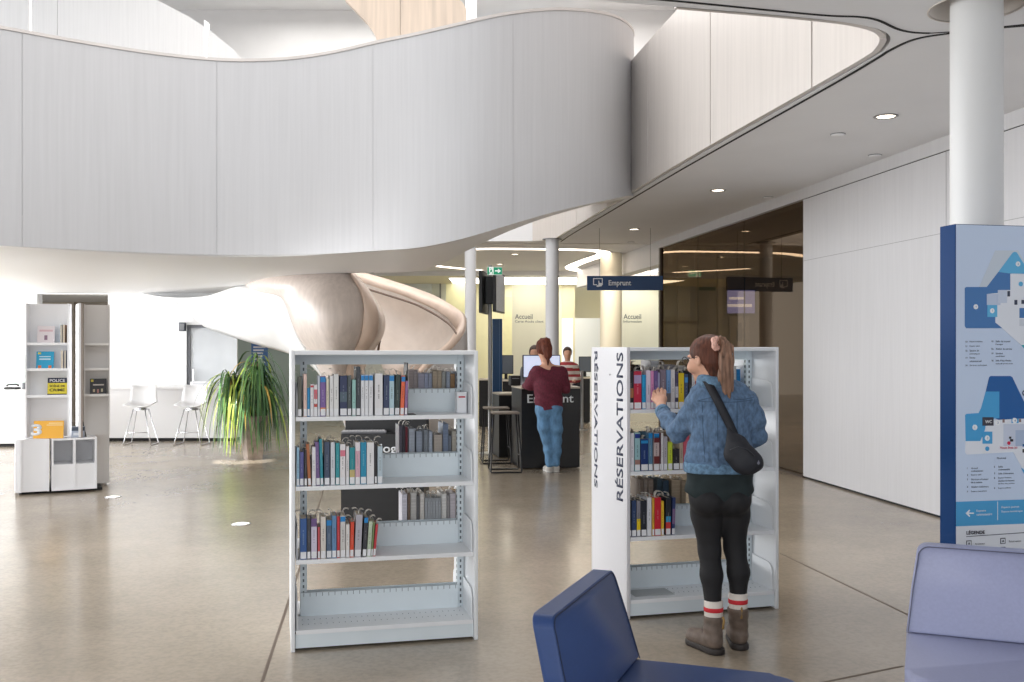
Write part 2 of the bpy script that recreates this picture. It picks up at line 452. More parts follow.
# guard wall standing on the opening's edge, with seams
gp = [p for p in near[1:] if p.y > 5.4]
gl = resample([Vector((p.x-.045, p.y-.0, 0)) for p in gp], 181)
mb = MB()
for s0, s1 in ((0,20),(20,36),(36,64),(64,92),(92,119),(119,147),(147,180)):
    a = gl[s0:s1+1]; a = [a[0].lerp(a[1], .15 if s0 else 0)]+a[1:-1]+[a[-1].lerp(a[-2], .15)]
    ribbon(mb, a, .04, ZC-.0, 5.0)
struct(mb, 'wall_atrium_guard', mat('warm_white_guard_panel', (212,206,201), .42, var=.02, scale=(20,20,1)))
mb = MB(); ribbon(mb, [(p.x+.03, p.y+.0) for p in gl], .02, ZC+.34, 4.95); struct(mb, 'trim_10', mat('seam_backing', (150,144,140), .8))
# upper storey: far wall, right wall, roof
upw = mat('warm_upper_panel', (228,216,207), .5, var=.02, scale=(16,16,1))
mb = MB(); 
for y0, y1 in ((5.5,8.2),(8.22,11.0),(11.02,13.6),(13.62,17.2),(17.22,20)): mb.box(4.2-.147*(y0-9), y0, 3.75, 4.4-.147*(y0-9), y1, 7.6)
struct(mb, 'wall_upper_right', upw)
yb = 17.9
def ub(mb, p0, p1, z0, z1, Y=yb, t=.2): mb.box((p0-CX)*Y/F, Y, z0, (p1-CX)*Y/F, Y+t, z1)
mb = MB(); ub(mb, -260, 476, 3.4, 7.6); ub(mb, 553, 562, 3.4, 7.6); ub(mb, 476, 553, 3.4, 5.2); ub(mb, 562, 578, 3.4, 5.6); ub(mb, 578, 900, 3.4, 7.6)
struct(mb, 'wall_upper_back', white)
struct(MB().box(-14, 13.2, 7.6, 6, 19, 7.8), 'ceiling_upper', white)
struct(MB().box(-14, 4.0, 3.75, -13.8, 18, 7.6), 'wall_upper_left', white)

# ---------------------------------------------------------------- far and left lower walls
ZL = 2.48
def pxbox(mb, p0, p1, Y, z0, z1, t=.2): mb.box((p0-CX)*Y/F, Y, z0, (p1-CX)*Y/F, Y+t, z1)
mb = MB(); pxbox(mb, -260, 37, 17.4, 0, ZL+.3); pxbox(mb, 37, 108, 17.4, 2.47, ZL+.3); pxbox(mb, 108, 186.5, 17.4, 0, ZL+.3); pxbox(mb, 186.5, 239, 17.4, 1.93, ZL+.3)
struct(mb, 'wall_left_back', mat('bright_white_wall', (240,241,242), .6))
beige = mat('beige_corridor_wall', (200,190,176), .6, var=.02)
mb = MB(); pxbox(mb, 30, 74, 20.5, 0, 2.9); pxbox(mb, 74.5, 125, 20.6, 0, 2.9); struct(mb, 'wall_corridor', beige)
struct(MB().box(-9.6, 17.6, 2.47, -7.2, 20.5, 2.6), 'ceiling_corridor', white)
greeng = mat('sage_green_wall', (168,184,176), .35, var=.02, scale=(.8,.8,.8))
mb = MB(); pxbox(mb, 215, 345, 22.4, 0, 2.6); struct(mb, 'wall_green', greeng)
# back wall: cream glazing, white frames, openings
YB = 27.6
mb = MB()
pxbox(mb, 345, 430, YB, 0, 3.4); pxbox(mb, 392, 446, YB-.12, 2.3, 3.5, .1)
struct(mb, 'wall_back_left', mat('pale_back_wall', (214,216,212), .5))
mb = MB(); pxbox(mb, 444, 562, YB+.05, 0, 3.4); pxbox(mb, 430, 444, YB+.0, 0, 3.4); struct(mb, 'wall_back', cream)
mb = MB(); pxbox(mb, 446, 470, 26.6, 0, 3.25, .04); pxbox(mb, 503, 512, 26.9, 0, 2.9, .04); struct(mb, 'wall_back_side', mat('olive_cream_panel', (212,208,170), .35, var=.02))
struct(MB().box((372-CX)*YB/F, YB-.03, 3.2, (393-CX)*YB/F, YB-.001, 3.5), 'trim_11', mat('teal_grey_panel', (130,160,150), .5))
mb = MB(); pxbox(mb, 397, 432, YB-.16, 2.4, 3.3, .03); struct(mb, 'window_2', mat('frosted_pane', (214,220,222), .2))
mb = MB(); pxbox(mb, 439.5, 441, YB-.2, 0, 3.4, .03); struct(mb, 'trim_12', greym)
mb = MB(); pxbox(mb, 512, 548, 24.8, 0, 3.09, .06); struct(mb, 'window_3', creamp)
mb = MB(); pxbox(mb, 622, 658.5, 24.8, 0, 3.0, .06); struct(mb, 'window_4', creamp)
mb = MB(); pxbox(mb, 562, 573, YB, 0, 2.35); struct(mb, 'window_5', mat('pale_blue_pane', (222,230,244), .3, emit=.25))
mb = MB(); pxbox(mb, 562, 575, YB, 2.35, 3.4); pxbox(mb, 573, 575, YB-.02, 0, 3.4); pxbox(mb, 575, 601, YB+.8, 2.3, 3.4); pxbox(mb, 601, 700, YB+.3, 0, 3.4); struct(mb, 'wall_back_right', mat('beige_back_wall', (208,200,172), .5))
mb = MB(); pxbox(mb, 575, 601, YB-.1, 0, 2.35); struct(mb, 'door_1', mat('pale_grey_door', (216,220,224), .4))
mb = MB(); pxbox(mb, 660, 676, 19.4, 0, 3.3); struct(mb, 'wall_corner', mat('olive_dark_wall', (120,112,90), .5))
# bulkhead band above the reception glazing + reception ceiling
mb = MB(); mb.box(-5, 24.4, 3.3, 5, 24.5, 3.41); struct(mb, 'trim_13', white)
mb = MB(); mb.box(-5, 24.5, 3.3, 5, 28, 3.38); struct(mb, 'ceiling_reception', mat('cream_ceiling', (226,220,196), .6))

# lower left ceiling slab, outer edge hugging the curved balustrade
BP = [(-6.6,7.5,2.47),(-5.9,8.25,2.47),(-5.35,8.8,2.475),(-4.77,9.28,2.48),(-4.2,9.75,2.485),(-3.6,10.15,2.49),(-3.0,10.38,2.495),(-2.4,10.35,2.495),(-1.85,10.08,2.48),(-1.3,9.7,2.475),(-.9,9.47,2.48),(-.5,9.4,2.55),(-.1,9.52,2.68),(.35,9.9,2.86),(.75,10.4,3.02),(1.1,11.0,3.17),(1.36,11.74,3.32),(1.53,12.5,3.42),(1.5,13.4,3.5),(1.3,14.2,3.6)]
IN = [(-1.75,12.6,2.475),(-1.2,12.4,2.48),(-.85,11.85,2.52),(-.62,11.4,2.63),(-.4,11.3,2.74),(-.12,11.9,2.95),(.1,12.4,3.1),(.25,12.9,3.25),(.3,13.4,3.36),(.25,13.9,3.45),(.15,14.4,3.55)]
bal = smooth_curve(BP, 8)
plate = [(p.x, p.y) for p in smooth_curve([Vector((a[0], a[1]+.03, 0)) for a in BP[:10]], 5)]+[(-1.75,12.6),(-2.14,12.75),(-2.9,13.05),(-3.35,13.6),(-3.8,14.4),(-4.05,15.3),(-4.15,17.45),(-14,17.45),(-14,7.5)]
lowc = mat('lower_ceiling_plaster', (234,234,235), .55)
struct(MB().prism(plate, ZL, ZL+.3), 'ceiling_lower', lowc)
# ---------------------------------------------------------------- curved ramp above, with whitewashed balustrade
PH = 2.02
ramp = thing('curved_ramp', 'long curved whitewashed wood balustrade of the upper ramp sweeping over the library floor', 'ramp', (-1.3, 9.7, 2.4))
cuts = []
def px_of(p): return CX+F*p.x/p.y
bal_px = [22, 215, 371.5, 515]
idx = [0]
for c in bal_px:
    idx.append(min(range(len(bal)), key=lambda i: abs(px_of(bal[i])-c)+(100 if bal[i].y > 12.3 else 0)))
idx.append(len(bal)-1)
def nrm(c, i):
    t = c[min(i+1, len(c)-1)]-c[max(i-1, 0)]; t.z = 0; t.normalize(); return Vector((-t.y, t.x, 0))   # away from viewer side (left of travel)
for a, e in zip(idx[:-1], idx[1:]):
    seg = [bal[i].copy() for i in range(a, e+1)]; nn = [nrm(bal, i) for i in range(a, e+1)]
    if a: seg[0] = seg[0].lerp(seg[1], .016)
    if e < len(bal)-1: seg[-1] = seg[-1].lerp(seg[-2], .016)
    up = Vector((0,0,PH)); th = .06
    rows = [[p for p in seg], [p+up for p in seg], [p+up+n*th for p, n in zip(seg, nn)], [p+n*th for p, n in zip(seg, nn)], [p for p in seg]]
    MB().grid(rows).build('balustrade_panel', washed, ramp, smooth=True)
mb = MB(); nn = [nrm(bal, i) for i in range(len(bal))]
mb.grid([[p+n*.062+Vector((0,0,.02)) for p, n in zip(bal, nn)], [p+n*.062+Vector((0,0,PH-.02)) for p, n in zip(bal, nn)], [p+n*.1+Vector((0,0,PH-.02)) for p, n in zip(bal, nn)], [p+n*.1+Vector((0,0,.02)) for p, n in zip(bal, nn)]])
mb.build('backing', mat('seam_shadow_backing', (176,174,172), .8), ramp, smooth=True)
mb = MB(); u = Vector((0,0,PH+.002))
mb.grid([[p+n*.14+u for p, n in zip(bal, nn)], [p-n*.008+u for p, n in zip(bal, nn)], [p-n*.008+u+Vector((0,0,.03)) for p, n in zip(bal, nn)], [p+n*.14+u+Vector((0,0,.03)) for p, n in zip(bal, nn)], [p+n*.14+u for p, n in zip(bal, nn)]][::-1])
mb.build('cap_rail', railm, ramp, smooth=True)
# soffit of the ramp part + its inner guard
ba = resample(smooth_curve(BP[9:], 8), 60); inn = resample(smooth_curve(IN, 8), 60)
rows = []
for k in range(9):
    t = k/8; rows.append([a.lerp(b, t)+Vector((0,0,.0)) for a, b in zip(ba, inn)])
tp = [[p+Vector((0,0,.12)) for p in r] for r in rows]
MB().grid(rows[::-1]).grid(tp).build('soffit', lowc, ramp, smooth='all')
mb = MB(); ni = [-nrm(inn, i) for i in range(len(inn))]
mb.grid([[p for p in inn], [p+Vector((0,0,1.7)) for p in inn], [p+n*.08+Vector((0,0,1.7)) for p, n in zip(inn, ni)], [p+n*.08 for p, n in zip(inn, ni)], [p for p in inn]])
mb.build('inner_guard', washed, ramp, smooth=True)

# upper flight seen above the balustrade
def pxpoly(pts, Y, t, rel=False):
    """outline standing in the plane at distance Y, extruded backwards by t"""
    q = [P(x, y, Y) for x, y in pts]
    M = Matrix(((1,0,0,0),(0,0,1,Y),(0,1,0,0),(0,0,0,1)))
    return MB().prism([(p.x, p.z) for p in q], 0, t, M)
up = thing('upper_flight', 'grey-white wood panelled upper stair wall at top left above the ramp', 'stair wall', (-6, 14.2, 4))
pcs = [[(-60,-60),(28.6,-60),(28.6,120),(-60,120)], [(31.6,-60),(57,-60),(57,120),(31.6,120)], [(57.5,-60),(140,-60),(140,-8),(165,4),(190,17),(204,26.5),(204,120),(57.5,120)], [(207.5,28.5),(222,40),(234,50),(245,62),(254,76),(262,120),(207.5,120)]]
for pc in pcs: pxpoly(pc, 14.2, .12).build('wood_panel', mat('light_washed_wood', (236,234,232), .45, var=.015, scale=(30,30,1), detail=6), up)
mb = pxpoly([(28.8,-60),(31.4,-60),(31.4,120),(28.8,120)], 14.24, .1); o = mb.build('light_slot', mat('slot_light', (255,255,255), .5, emit=1.0), up)
mb = pxpoly([(204.2,20),(207.3,22),(207.3,120),(204.2,120)], 14.24, .1); o = mb.build('light_slot', MATS['slot_light'], up)
tan = thing('upper_ramp_return', 'tan wood panel of the returning upper ramp behind the balustrade', 'ramp wall', (-1.4, 13.4, 4.4))
pxpoly([(325,-40),(345,0),(358,13),(368,24),(375,35),(378.5,46),(382,80),(400,90),(400,-40)], 13.6, .14).build('wood_panel', tanwood, tan)
pxpoly([(400.4,-40),(400.4,90),(466,90),(466,8),(463,3),(452,-8),(440,-40)], 13.6, .14).build('wood_panel', tanwood, tan)
col = thing('slim_column', 'thin white column beside the tan wood panel on the upper level', 'column', P(471,120,15.5)-Vector((0,0,1.3)))
c = P(471,60,15.5); MB().lathe([(.085,3.75),(.085,7.6)], 20, Matrix.Translation((c.x, c.y, 0))).build('shaft', colm, col, smooth=True)

# ---------------------------------------------------------------- spiral stair landing behind the left bookcase
st = thing('curved_staircase', 'curved staircase shell of whitewashed wood with blond cap rail behind the left bookcase', 'staircase', (-2.4, 13.6, 0))
Lc = [(246,286,15.2),(262,291.5,14.1),(275,293.5,13.4),(284,297.5,13.15),(289.5,308,13.0),(294,322,12.95),(301,337.5,12.95),(311,352,13.0),(324,375,13.1),(342,410,13.2),(352,440,13.3),(356,467,13.3)]
Rc = [(246.5,285.2,15.2),(268,277.8,13.7),(300,274.8,13.05),(344.7,273.5,12.75),(353.5,283,12.6),(359.8,294,12.5),(363,311,12.45),(360,335,12.55),(353,350,12.7),(345,372,12.9),(352,410,13.15),(358,467,13.25)]
L3 = resample(smooth_curve([P(*a) for a in Lc], 6), 44); R3 = smooth_curve([P(*a) for a in Rc], 6)
# the panel hangs from the ceiling: rows run along the wall, from lower edge to upper / cap edge
R3 = resample(R3, 44)
rows = []
for k in range(15):
    t = k/14; row = []
    for a, b in zip(L3, R3):
        q = a.lerp(b, t); q.y -= .35*math.sin(math.pi*t)*min(1, (a-b).length); row.append(q)
    rows.append(row)
MB().grid(rows).build('outer_panel', mat('stair_shell_wood', (208,196,188), .4, var=.035, scale=(22,22,.9), detail=6), st, smooth='all', solid=.03, offset=1)
# blond cap rail, front edge
C2 = resample(smooth_curve([P(*a) for a in ((349.6,273.5,12.9),(358,283,12.75),(367,296,12.65),(374.5,310,12.6),(376.5,320,12.6),(374,334,12.7),(364,350,12.85),(354,372,13.0),(358,410,13.25))], 6), 40)
C1 = resample(smooth_curve([P(*a) for a in Rc[3:11]], 6), 40)
MB().grid([C1, [a.lerp(b, .5)-Vector((0,.015,0)) for a, b in zip(C1, C2)], C2]).build('cap_rail', railp, st, smooth='all', solid=.05, offset=1)
# inner face of the near wall, short strip behind the rail
C3 = [p+Vector((.03+.03*i/40,.5,-.02)) for i, p in enumerate(C2)]
MB().grid([C2, C3]).build('inner_panel', washed_w, st, smooth='all', solid=.02, offset=0)
# far wall with its rim
R1 = [(349.6,273.2,15.2),(375,279.3,15.1),(401,287.2,14.9),(425,295.5,14.7),(440,301.5,14.4),(454,307.5,14.0),(465,315,13.6),(466,328,13.3),(462,337,13.2),(452,349,13.3),(436,362,13.5),(415,385,13.8),(400,410,14.0)]
R2 = [(347,276,14.9),(372,286,14.8),(398,294,14.6),(420,303,14.4),(437,311,14.2),(449,319,13.9),(457.5,327,13.7),(460,332,13.6),(457,337,13.6),(449,347,13.7),(433,360,13.9),(412,383,14.0),(397,410,14.1)]
a1 = resample(smooth_curve([P(*a) for a in R1], 6), 60); a2 = resample(smooth_curve([P(*a) for a in R2], 6), 60)
MB().grid([a1, a2]).build('far_cap_rail', railp, st, smooth='all', solid=.06, offset=-1)
B1 = resample(smooth_curve([P(*a) for a in ((352,330,13.9),(366,345,14.0),(378,358,14.1),(385,370,14.1),(390,385,14.1),(395,400,14.1),(397,410,14.1))], 6), 60)
rows = []
for k in range(9):
    t = k/8; rows.append([a.lerp(b, t)+Vector((0,.9*math.sin(math.pi*t)*.6,0)) for a, b in zip(a2, B1)])
MB().grid(rows).build('far_wall', mat('cream_stair_lining', (230,218,208), .5, var=.015), st, smooth='all', solid=.03, offset=1)
rl = smooth_curve([P(*a) for a in ((362,287.5,14.4),(385,294.5,14.3),(413,303.5,14.1),(428,310.5,13.9),(440,317.5,13.7),(451,326,13.5),(457.5,335,13.35))], 5)
MB().tube(rl, .016, 8).build('handrail', mat('brown_handrail', (120,98,84), .4), st, smooth=True)
rl = smooth_curve([P(*a) for a in ((376.5,318,13.0),(379.5,327,13.1),(380.5,336,13.2),(379,345,13.3),(378,352,13.35))], 5)
MB().tube(rl, .016, 8).build('handrail', MATS['brown_handrail'], st, smooth=True)
# grey flank right of the rim, down to the floor
F1 = a1[34:]; F2 = [Vector((p.x+.02, p.y+.3, 0)) for p in F1]
MB().grid([F1, F2]).build('flank', mat('grey_stair_flank', (176,170,166), .5), st, smooth='all', solid=.02, offset=0)
# white underside of the flight
K = resample(smooth_curve([P(*a) for a in ((140,293.5,17.35),(172,298,17.35),(190,311,17.3),(204,324,17.1),(222,331,16.9),(252,341,16.4),(291,352,15.8),(321,364,15.2),(345,385,14.6),(352,410,14.2),(358,466,13.6))], 6), 44)
L4 = resample(smooth_curve([P(*a) for a in Lc], 6), 44)
rows = [[a.lerp(b, k/8)+Vector((0,0,-.12*math.sin(math.pi*k/8))) for a, b in zip(L4, K)] for k in range(9)]
MB().grid(rows).build('underside', mat('white_stair_underside', (236,236,236), .5), st, smooth='all', solid=.04, offset=-1)

# ---------------------------------------------------------------- columns
def column(px, Y, r, label, z1=3.41, collar=True, m=colm, z0=0):
    x = (px-CX)*Y/F
    t = thing('column', label, 'column', (x, Y, z0))
    MB().lathe([(r, z0), (r, z1)], 48, Matrix.Translation((x, Y, 0))).build('shaft', m, t, smooth=True)
    if collar: MB().lathe([(r+.012, z1-.012), (r+.055, z1-.012), (r+.055, z1+.0), (r+.012, z1+.0)], 48, Matrix.Translation((x, Y, 0)), cap=False).build('ceiling_collar', greym, t, smooth=True)
    return t
t = column(976.5, 5.5, .136, 'large round white column behind the blue directory sign', collar=False, z1=3.745, m=mat('big_column_paint', (224,225,225), .4))
x = (976.5-CX)*5.5/F
MB().lathe([(.245, ZC-.004), (.252, ZC-.006), (.252, ZC), (.244, ZC), (.244, ZC+.335), (.137, ZC+.336)][::-1], 48, Matrix.Translation((x, 5.5, 0)), cap=False).build('ceiling_collar', mat('warm_grey_collar', (214,206,198), .5), t, smooth='all')
column(552.2, 17.2, .115, 'slim white column right behind the person in the burgundy sweater')
column(470.5, 17.6, .1, 'slim white column just left of the two hanging black screens')
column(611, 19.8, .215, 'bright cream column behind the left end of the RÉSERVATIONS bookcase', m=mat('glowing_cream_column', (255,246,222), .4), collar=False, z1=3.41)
# ---------------------------------------------------------------- bookcases
class Case:
    def __init__(s, px0, h0, px1, h1, w, H=1.52):
        Y0 = F*H/h0; Y1 = F*H/h1; a = Vector(((px0-CX)*Y0/F, Y0, 0)); b = Vector(((px1-CX)*Y1/F, Y1, 0))
        c = (a+b)/2; s.ang = math.atan2(b.y-a.y, b.x-a.x); d = Vector((math.cos(s.ang), math.sin(s.ang), 0))
        s.w = w; s.H = H; s.o = c-d*w/2; s.D = .61
        s.M = Matrix.Translation(s.o) @ Matrix.Rotation(s.ang, 4, 'Z')
    def u(s, px, v=0.0):
        """position along the front for an image column, at depth v"""
        k = (px-CX)/F; c, n = math.cos(s.ang), math.sin(s.ang)
        ox = s.o.x-n*v; oy = s.o.y+c*v
        return (k*oy-ox)/(c-k*n)
    def z(s, py, u, v=0.0):
        p = s.M @ Vector((u, v, 0)); return HC-(py-HZ)*p.y/F
SH = [.105, .458, .828, 1.178]     # top faces of the shelves
slot_m = mat('slot_shadow', (96,106,114), .8)
def bookcase(c, label, lettered):
    t = thing('bookcase', label, 'bookcase', c.M @ Vector((c.w/2, c.D/2, 0)), c.ang)
    M = c.M; w, D, H = c.w, c.D, c.H
    for side, x0 in ((0, 0), (1, w-.02)):
        mb = MB(); x1 = x0+.02
        if side == 0 and lettered:   # gently bowed end panel
            mb.rbox(x0, 0, .0, x1, .022, H, .003, 2); mb.rbox(x0, D-.022, 0, x1, D, H, .003, 2)
            rows = []
            for zz in (.0, H): rows.append([(x0-.0-.022*math.sin(math.pi*k/12), .02+(D-.04)*k/12, zz) for k in range(13)])
            mb.grid([[ (p[0]+.02+.022*0, p[1], p[2]) for p in rows[0]], rows[0], rows[1], [(p[0]+.02, p[1], p[2]) for p in rows[1]]])
        else:
            mb.rbox(x0, 0, .0, x1, D, H, .003, 2)
        mb.build('side_panel', mat('satin_end_panel', (214,214,218), .45) if (side == 0 and lettered) else steel_w, t, M, smooth=True)
    mb = MB(); mb.rbox(.018, .002, H-.022, w-.018, D-.002, H-.001, .002, 1); mb.build('canopy_top', steel_w, t, M)
    for k in (0, 1):      # slotted uprights on the centre line
        mb = MB(); x = .052 if k == 0 else w-.058
        mb.box(x, D/2-.02, .02, x+.035, D/2+.02, H-.022)
        mb.mat(1)
        for q in range(int((H-.1)/.032)):
            zz = .06+q*.032
            for yy in (D/2-.0208, D/2+.0202): mb.box(x+.013, yy, zz, x+.021, yy+.0006, zz+.016)
            xs = x+.0352 if k == 0 else x-.0008
            mb.box(xs, D/2-.006, zz, xs+.0006, D/2+.006, zz+.016)
        mb.build('slotted_upright', [steel_b, slot_m], t, M)
    mb = MB(); mb.box(.02, D/2-.012, H-.075, w-.02, D/2+.012, H-.022); mb.build('top_crossbar', steel_b, t, M)
    mb = MB(); mb.box(.02, D/2-.012, .02, w-.02, D/2+.012, .09); mb.build('bottom_crossbar', steel_b, t, M)
    for face in (0, 1):
        def Y(v): return v if face == 0 else D-v
        def bx(mb, x0, v0, z0, x1, v1, z1):
            a, b = sorted((Y(v0), Y(v1))); return mb.box(x0, a, z0, x1, b, z1)
        mb = MB(); bx(mb, .022, .016, .014, w-.022, .03, .082); mb.build('kick_plate', steel_b, t, M)
        for i, z in enumerate(SH):
            mb = MB(); bx(mb, .024, .008, z-.003, w-.024, D/2-.016, z); bx(mb, .024, .008, z-.021, w-.024, .012, z-.003)
            mb.mat(1)
            for q in range(28):
                x = .06+q*(w-.12)/27
                for v in (.11, .2):
                    if i == 0: bx(mb, x-.0015, v, z, x+.0015, v+.012, z+.0005)
            mb.build('shelf', [steel_w, slot_m], t, M)
            mb = MB(); bx(mb, .054, D/2-.03, z, w-.056, D/2-.027, z+.125)
            bx(mb, .054, D/2-.03, z+.122, w-.056, D/2-.022, z+.125)
            mb.mat(1)
            for q in range(26):
                x = .07+q*(w-.14)/25; bx(mb, x-.0012, D/2-.0308, z+.103, x+.0012, D/2-.03, z+.122)
            mb.build('back_stop', [steel_b, slot_m], t, M)
            for x0 in (.027, w-.030):
                pr = [(.03,0)]+[(.03+.055-.055*math.cos(a), .10+.055*math.sin(a)) for a in [math.pi/2*k/6 for k in range(7)]]+[(D/2-.03, .165), (D/2-.03, 0)]
                mb = MB(); xo = Matrix(((0,0,1,x0),(1,0,0,0),(0,1,0,z),(0,0,0,1)))
                if face: xo = Matrix(((0,0,1,x0),(-1,0,0,D),(0,1,0,z),(0,0,0,1)))
                mb.prism(pr, 0, .003, xo)
                inn = .003 if x0 < w/2 else -.006
                rim = [xo @ Vector((p[0], p[1], 0)) for p in pr[:-1]]
                mb.tube([r+Vector((inn if x0 < w/2 else .003, 0, 0)) for r in rim], .0035, 6)
                mb.build('end_bracket', steel_w, t, M)
    if lettered:
        # the word runs twice over the end panel: reading up near the front edge, down near the back edge
        bow = lambda p: Vector((p.x-.0225*math.sin(math.pi*min(1, max(0, (p.y-.02)/(D-.04)))), p.y, p.z))
        text('RÉSERVATIONS', 'lettering', navyt, frame_xy((-.0006, .05, .655), (0,0,1), (0,1,0)), height=.1, width=.845, parent=t, bold=.012, warp=bow, after=M)
        text('RÉSERVATIONS', 'lettering', navyt, frame_xy((-.0006, D-.075, 1.505), (0,0,-1), (0,-1,0)), height=.1, width=.83, parent=t, bold=.012, warp=bow, after=M)
        # small fixing screw
        MB().lathe([(.005,0),(.005,.002),(.003,.003)], 12, frame_xy((-.0225,.215,1.37), (0,1,0), (0,0,-1))).build('screw', greym, t, M)
    return t
CA = Case(291.2, 302, 477.9, 289.2, .955, 1.512)
CB = Case(627.0, 272.6, 778.8, 261.6, .945, 1.53)
caseA = bookcase(CA, 'white steel bookcase on the left, half empty, in front of the curved staircase', False)
caseB = bookcase(CB, 'white steel bookcase with RÉSERVATIONS lettered on its bowed end panel', True)

# ---------------------------------------------------------------- books
ORD = ['zeroth','first','second','third','fourth','fifth','sixth','seventh','eighth','ninth','tenth','eleventh','twelfth','thirteenth','fourteenth','fifteenth','sixteenth','seventeenth','eighteenth','nineteenth','twentieth','twenty-first','twenty-second','twenty-third','twenty-fourth','twenty-fifth','twenty-sixth']
paper = mat('book_paper', (214,204,186), .8, var=.04, scale=(4,4,160))
slipm = mat('slip_paper', (226,220,212), .7)
tagm = mat('spine_tag_paper', (232,234,238), .5)
inkm = mat('print_ink', (70,72,84), .6)
rnd = random.Random(11)
def book(c, u0, u1, v, z0, h, d, col, lean=0, face=0, band=None, blocks=(), tag=True, slip=1, label='', group=None, titled=True):
    """u0,u1: spine edges on the shelf; v: depth of the visible face; face 0 = spine seen, 1 = pages seen (spine on the far side)"""
    w = max(u1-u0, .006); t = .0022
    Lm = c.M @ Matrix.Translation((u0, v, z0)) @ Matrix.Rotation(lean, 4, 'Y')
    if lean > 0: pass
    o = thing('book', label, 'book', (Lm @ Vector((w/2, d/2, 0)))[:], c.ang, group)
    base = cmat(col, .42)
    mats = [base, paper if face == 0 else mat('edge_%d_%d_%d' % tuple(int(x) for x in col), col, .75, var=.06, scale=(5,5,150))]
    mb = MB()
    sp = 0 if face == 0 else d
    # boards and spine
    mb.box(0, 0, 0, t, d, h); mb.box(w-t, 0, 0, w, d, h)
    if face == 0:
        mb.rbox(0, -.001, 0, w, t+.001, h, min(.0015, w/4), 2)
        mb.mat(1).box(t, t, .003, w-t, d-.004, h-.003)
    else:
        mb.box(0, d-t, 0, w, d, h); mb.mat(1).box(t, .004, .003, w-t, d-t, h-.003)
    mb.build('cover_and_pages', mats, o, Lm)
    e = -.0016
    if face == 0:
        if band:
            MB().box(.0003, e, h-.030, w-.0003, 0, h-.004).build('genre_band', cmat(band, .4), o, Lm)
        for (a, b, cc) in blocks:
            MB().box(.0006, e, h*a, w-.0006, 0, h*b).build('spine_panel', cmat(cc, .4), o, Lm)
        if titled and w > .012:
            ink = cmat([c*.62+20 for c in col], .6) if sum(col) > 380 else cmat([c*.6+90 for c in col], .6)
            x = w*.5; hh = h*rnd.uniform(.28, .45); za = h*rnd.uniform(.35, .45)
            mb = MB(); q = za
            while q < za+hh*.8:
                l = rnd.uniform(.004, .009); mb.box(x-w*.10, e-.0002, q, x+w*.08, 0, q+l*.75); q += l+(.008 if rnd.random() < .2 else .001)
            mb.build('spine_title', ink, o, Lm)
        if tag:
            MB().box(w*.06, e-.0003, .004, w*.94, .0, .038).build('shelf_tag', tagm, o, Lm)
    for s in range(slip):
        x = w*rnd.uniform(.25, .6); L = rnd.uniform(.03, .06); dy = rnd.choice((-1, 1)); w2 = min(.02, w*.9); r = rnd.uniform(.010, .02)
        y0 = d*rnd.uniform(.15, .5)
        sx = rnd.choice((-1, 1))
        prof = [(0, -.02), (0, .004)]+[(sx*(r-r*math.cos(a)), .004+r*math.sin(a)*1.3) for a in [k*.38 for k in range(1, 7)]]
        rows = [[(x+p[0], y0, h+p[1]) for p in prof], [(x+p[0]*1.1, y0+.035, h+p[1]*1.05) for p in prof]]
        MB().grid(rows).build('reservation_slip', slipm, o, Lm, smooth='all', solid=.0006)
    return o

def row(c, i, zx, zy, sc, items, where, group, v=.02, face=0, hdef=None, slipf=lambda k: 1):
    """items: x0,x1,ytop (in a magnified reading of the photograph), colour, name, options"""
    out = []
    for n, it in enumerate(items):
        x0, x1, yt, colr, nm = it[:5]; op = dict(it[5]) if len(it) > 5 else {}
        lean = op.pop('lean', 0)
        u0 = c.u(zx+x0/sc, v); u1 = c.u(zx+x1/sc, v)-.0006
        z0 = SH[i]+.0008
        h = max(.06, c.z(zy+yt/sc, (u0+u1)/2, v)-z0)
        d = op.pop('d', min(.2, .62*h+.02)) if face == 0 else min(.2, .2)
        if face: d = min(.2, .15+.02*rnd.random())
        lab = '%s, %s from left, %s' % (nm, ORD[n+1], where)
        out.append(book(c, u0, u1, v, z0, h, min(d, .235), colr, lean, face, label=lab, group=group, slip=op.pop('slip', slipf(n)), **op))
    return out
BLU = (20,130,200)
G1 = 'reserved books on the upper shelf of the left bookcase'
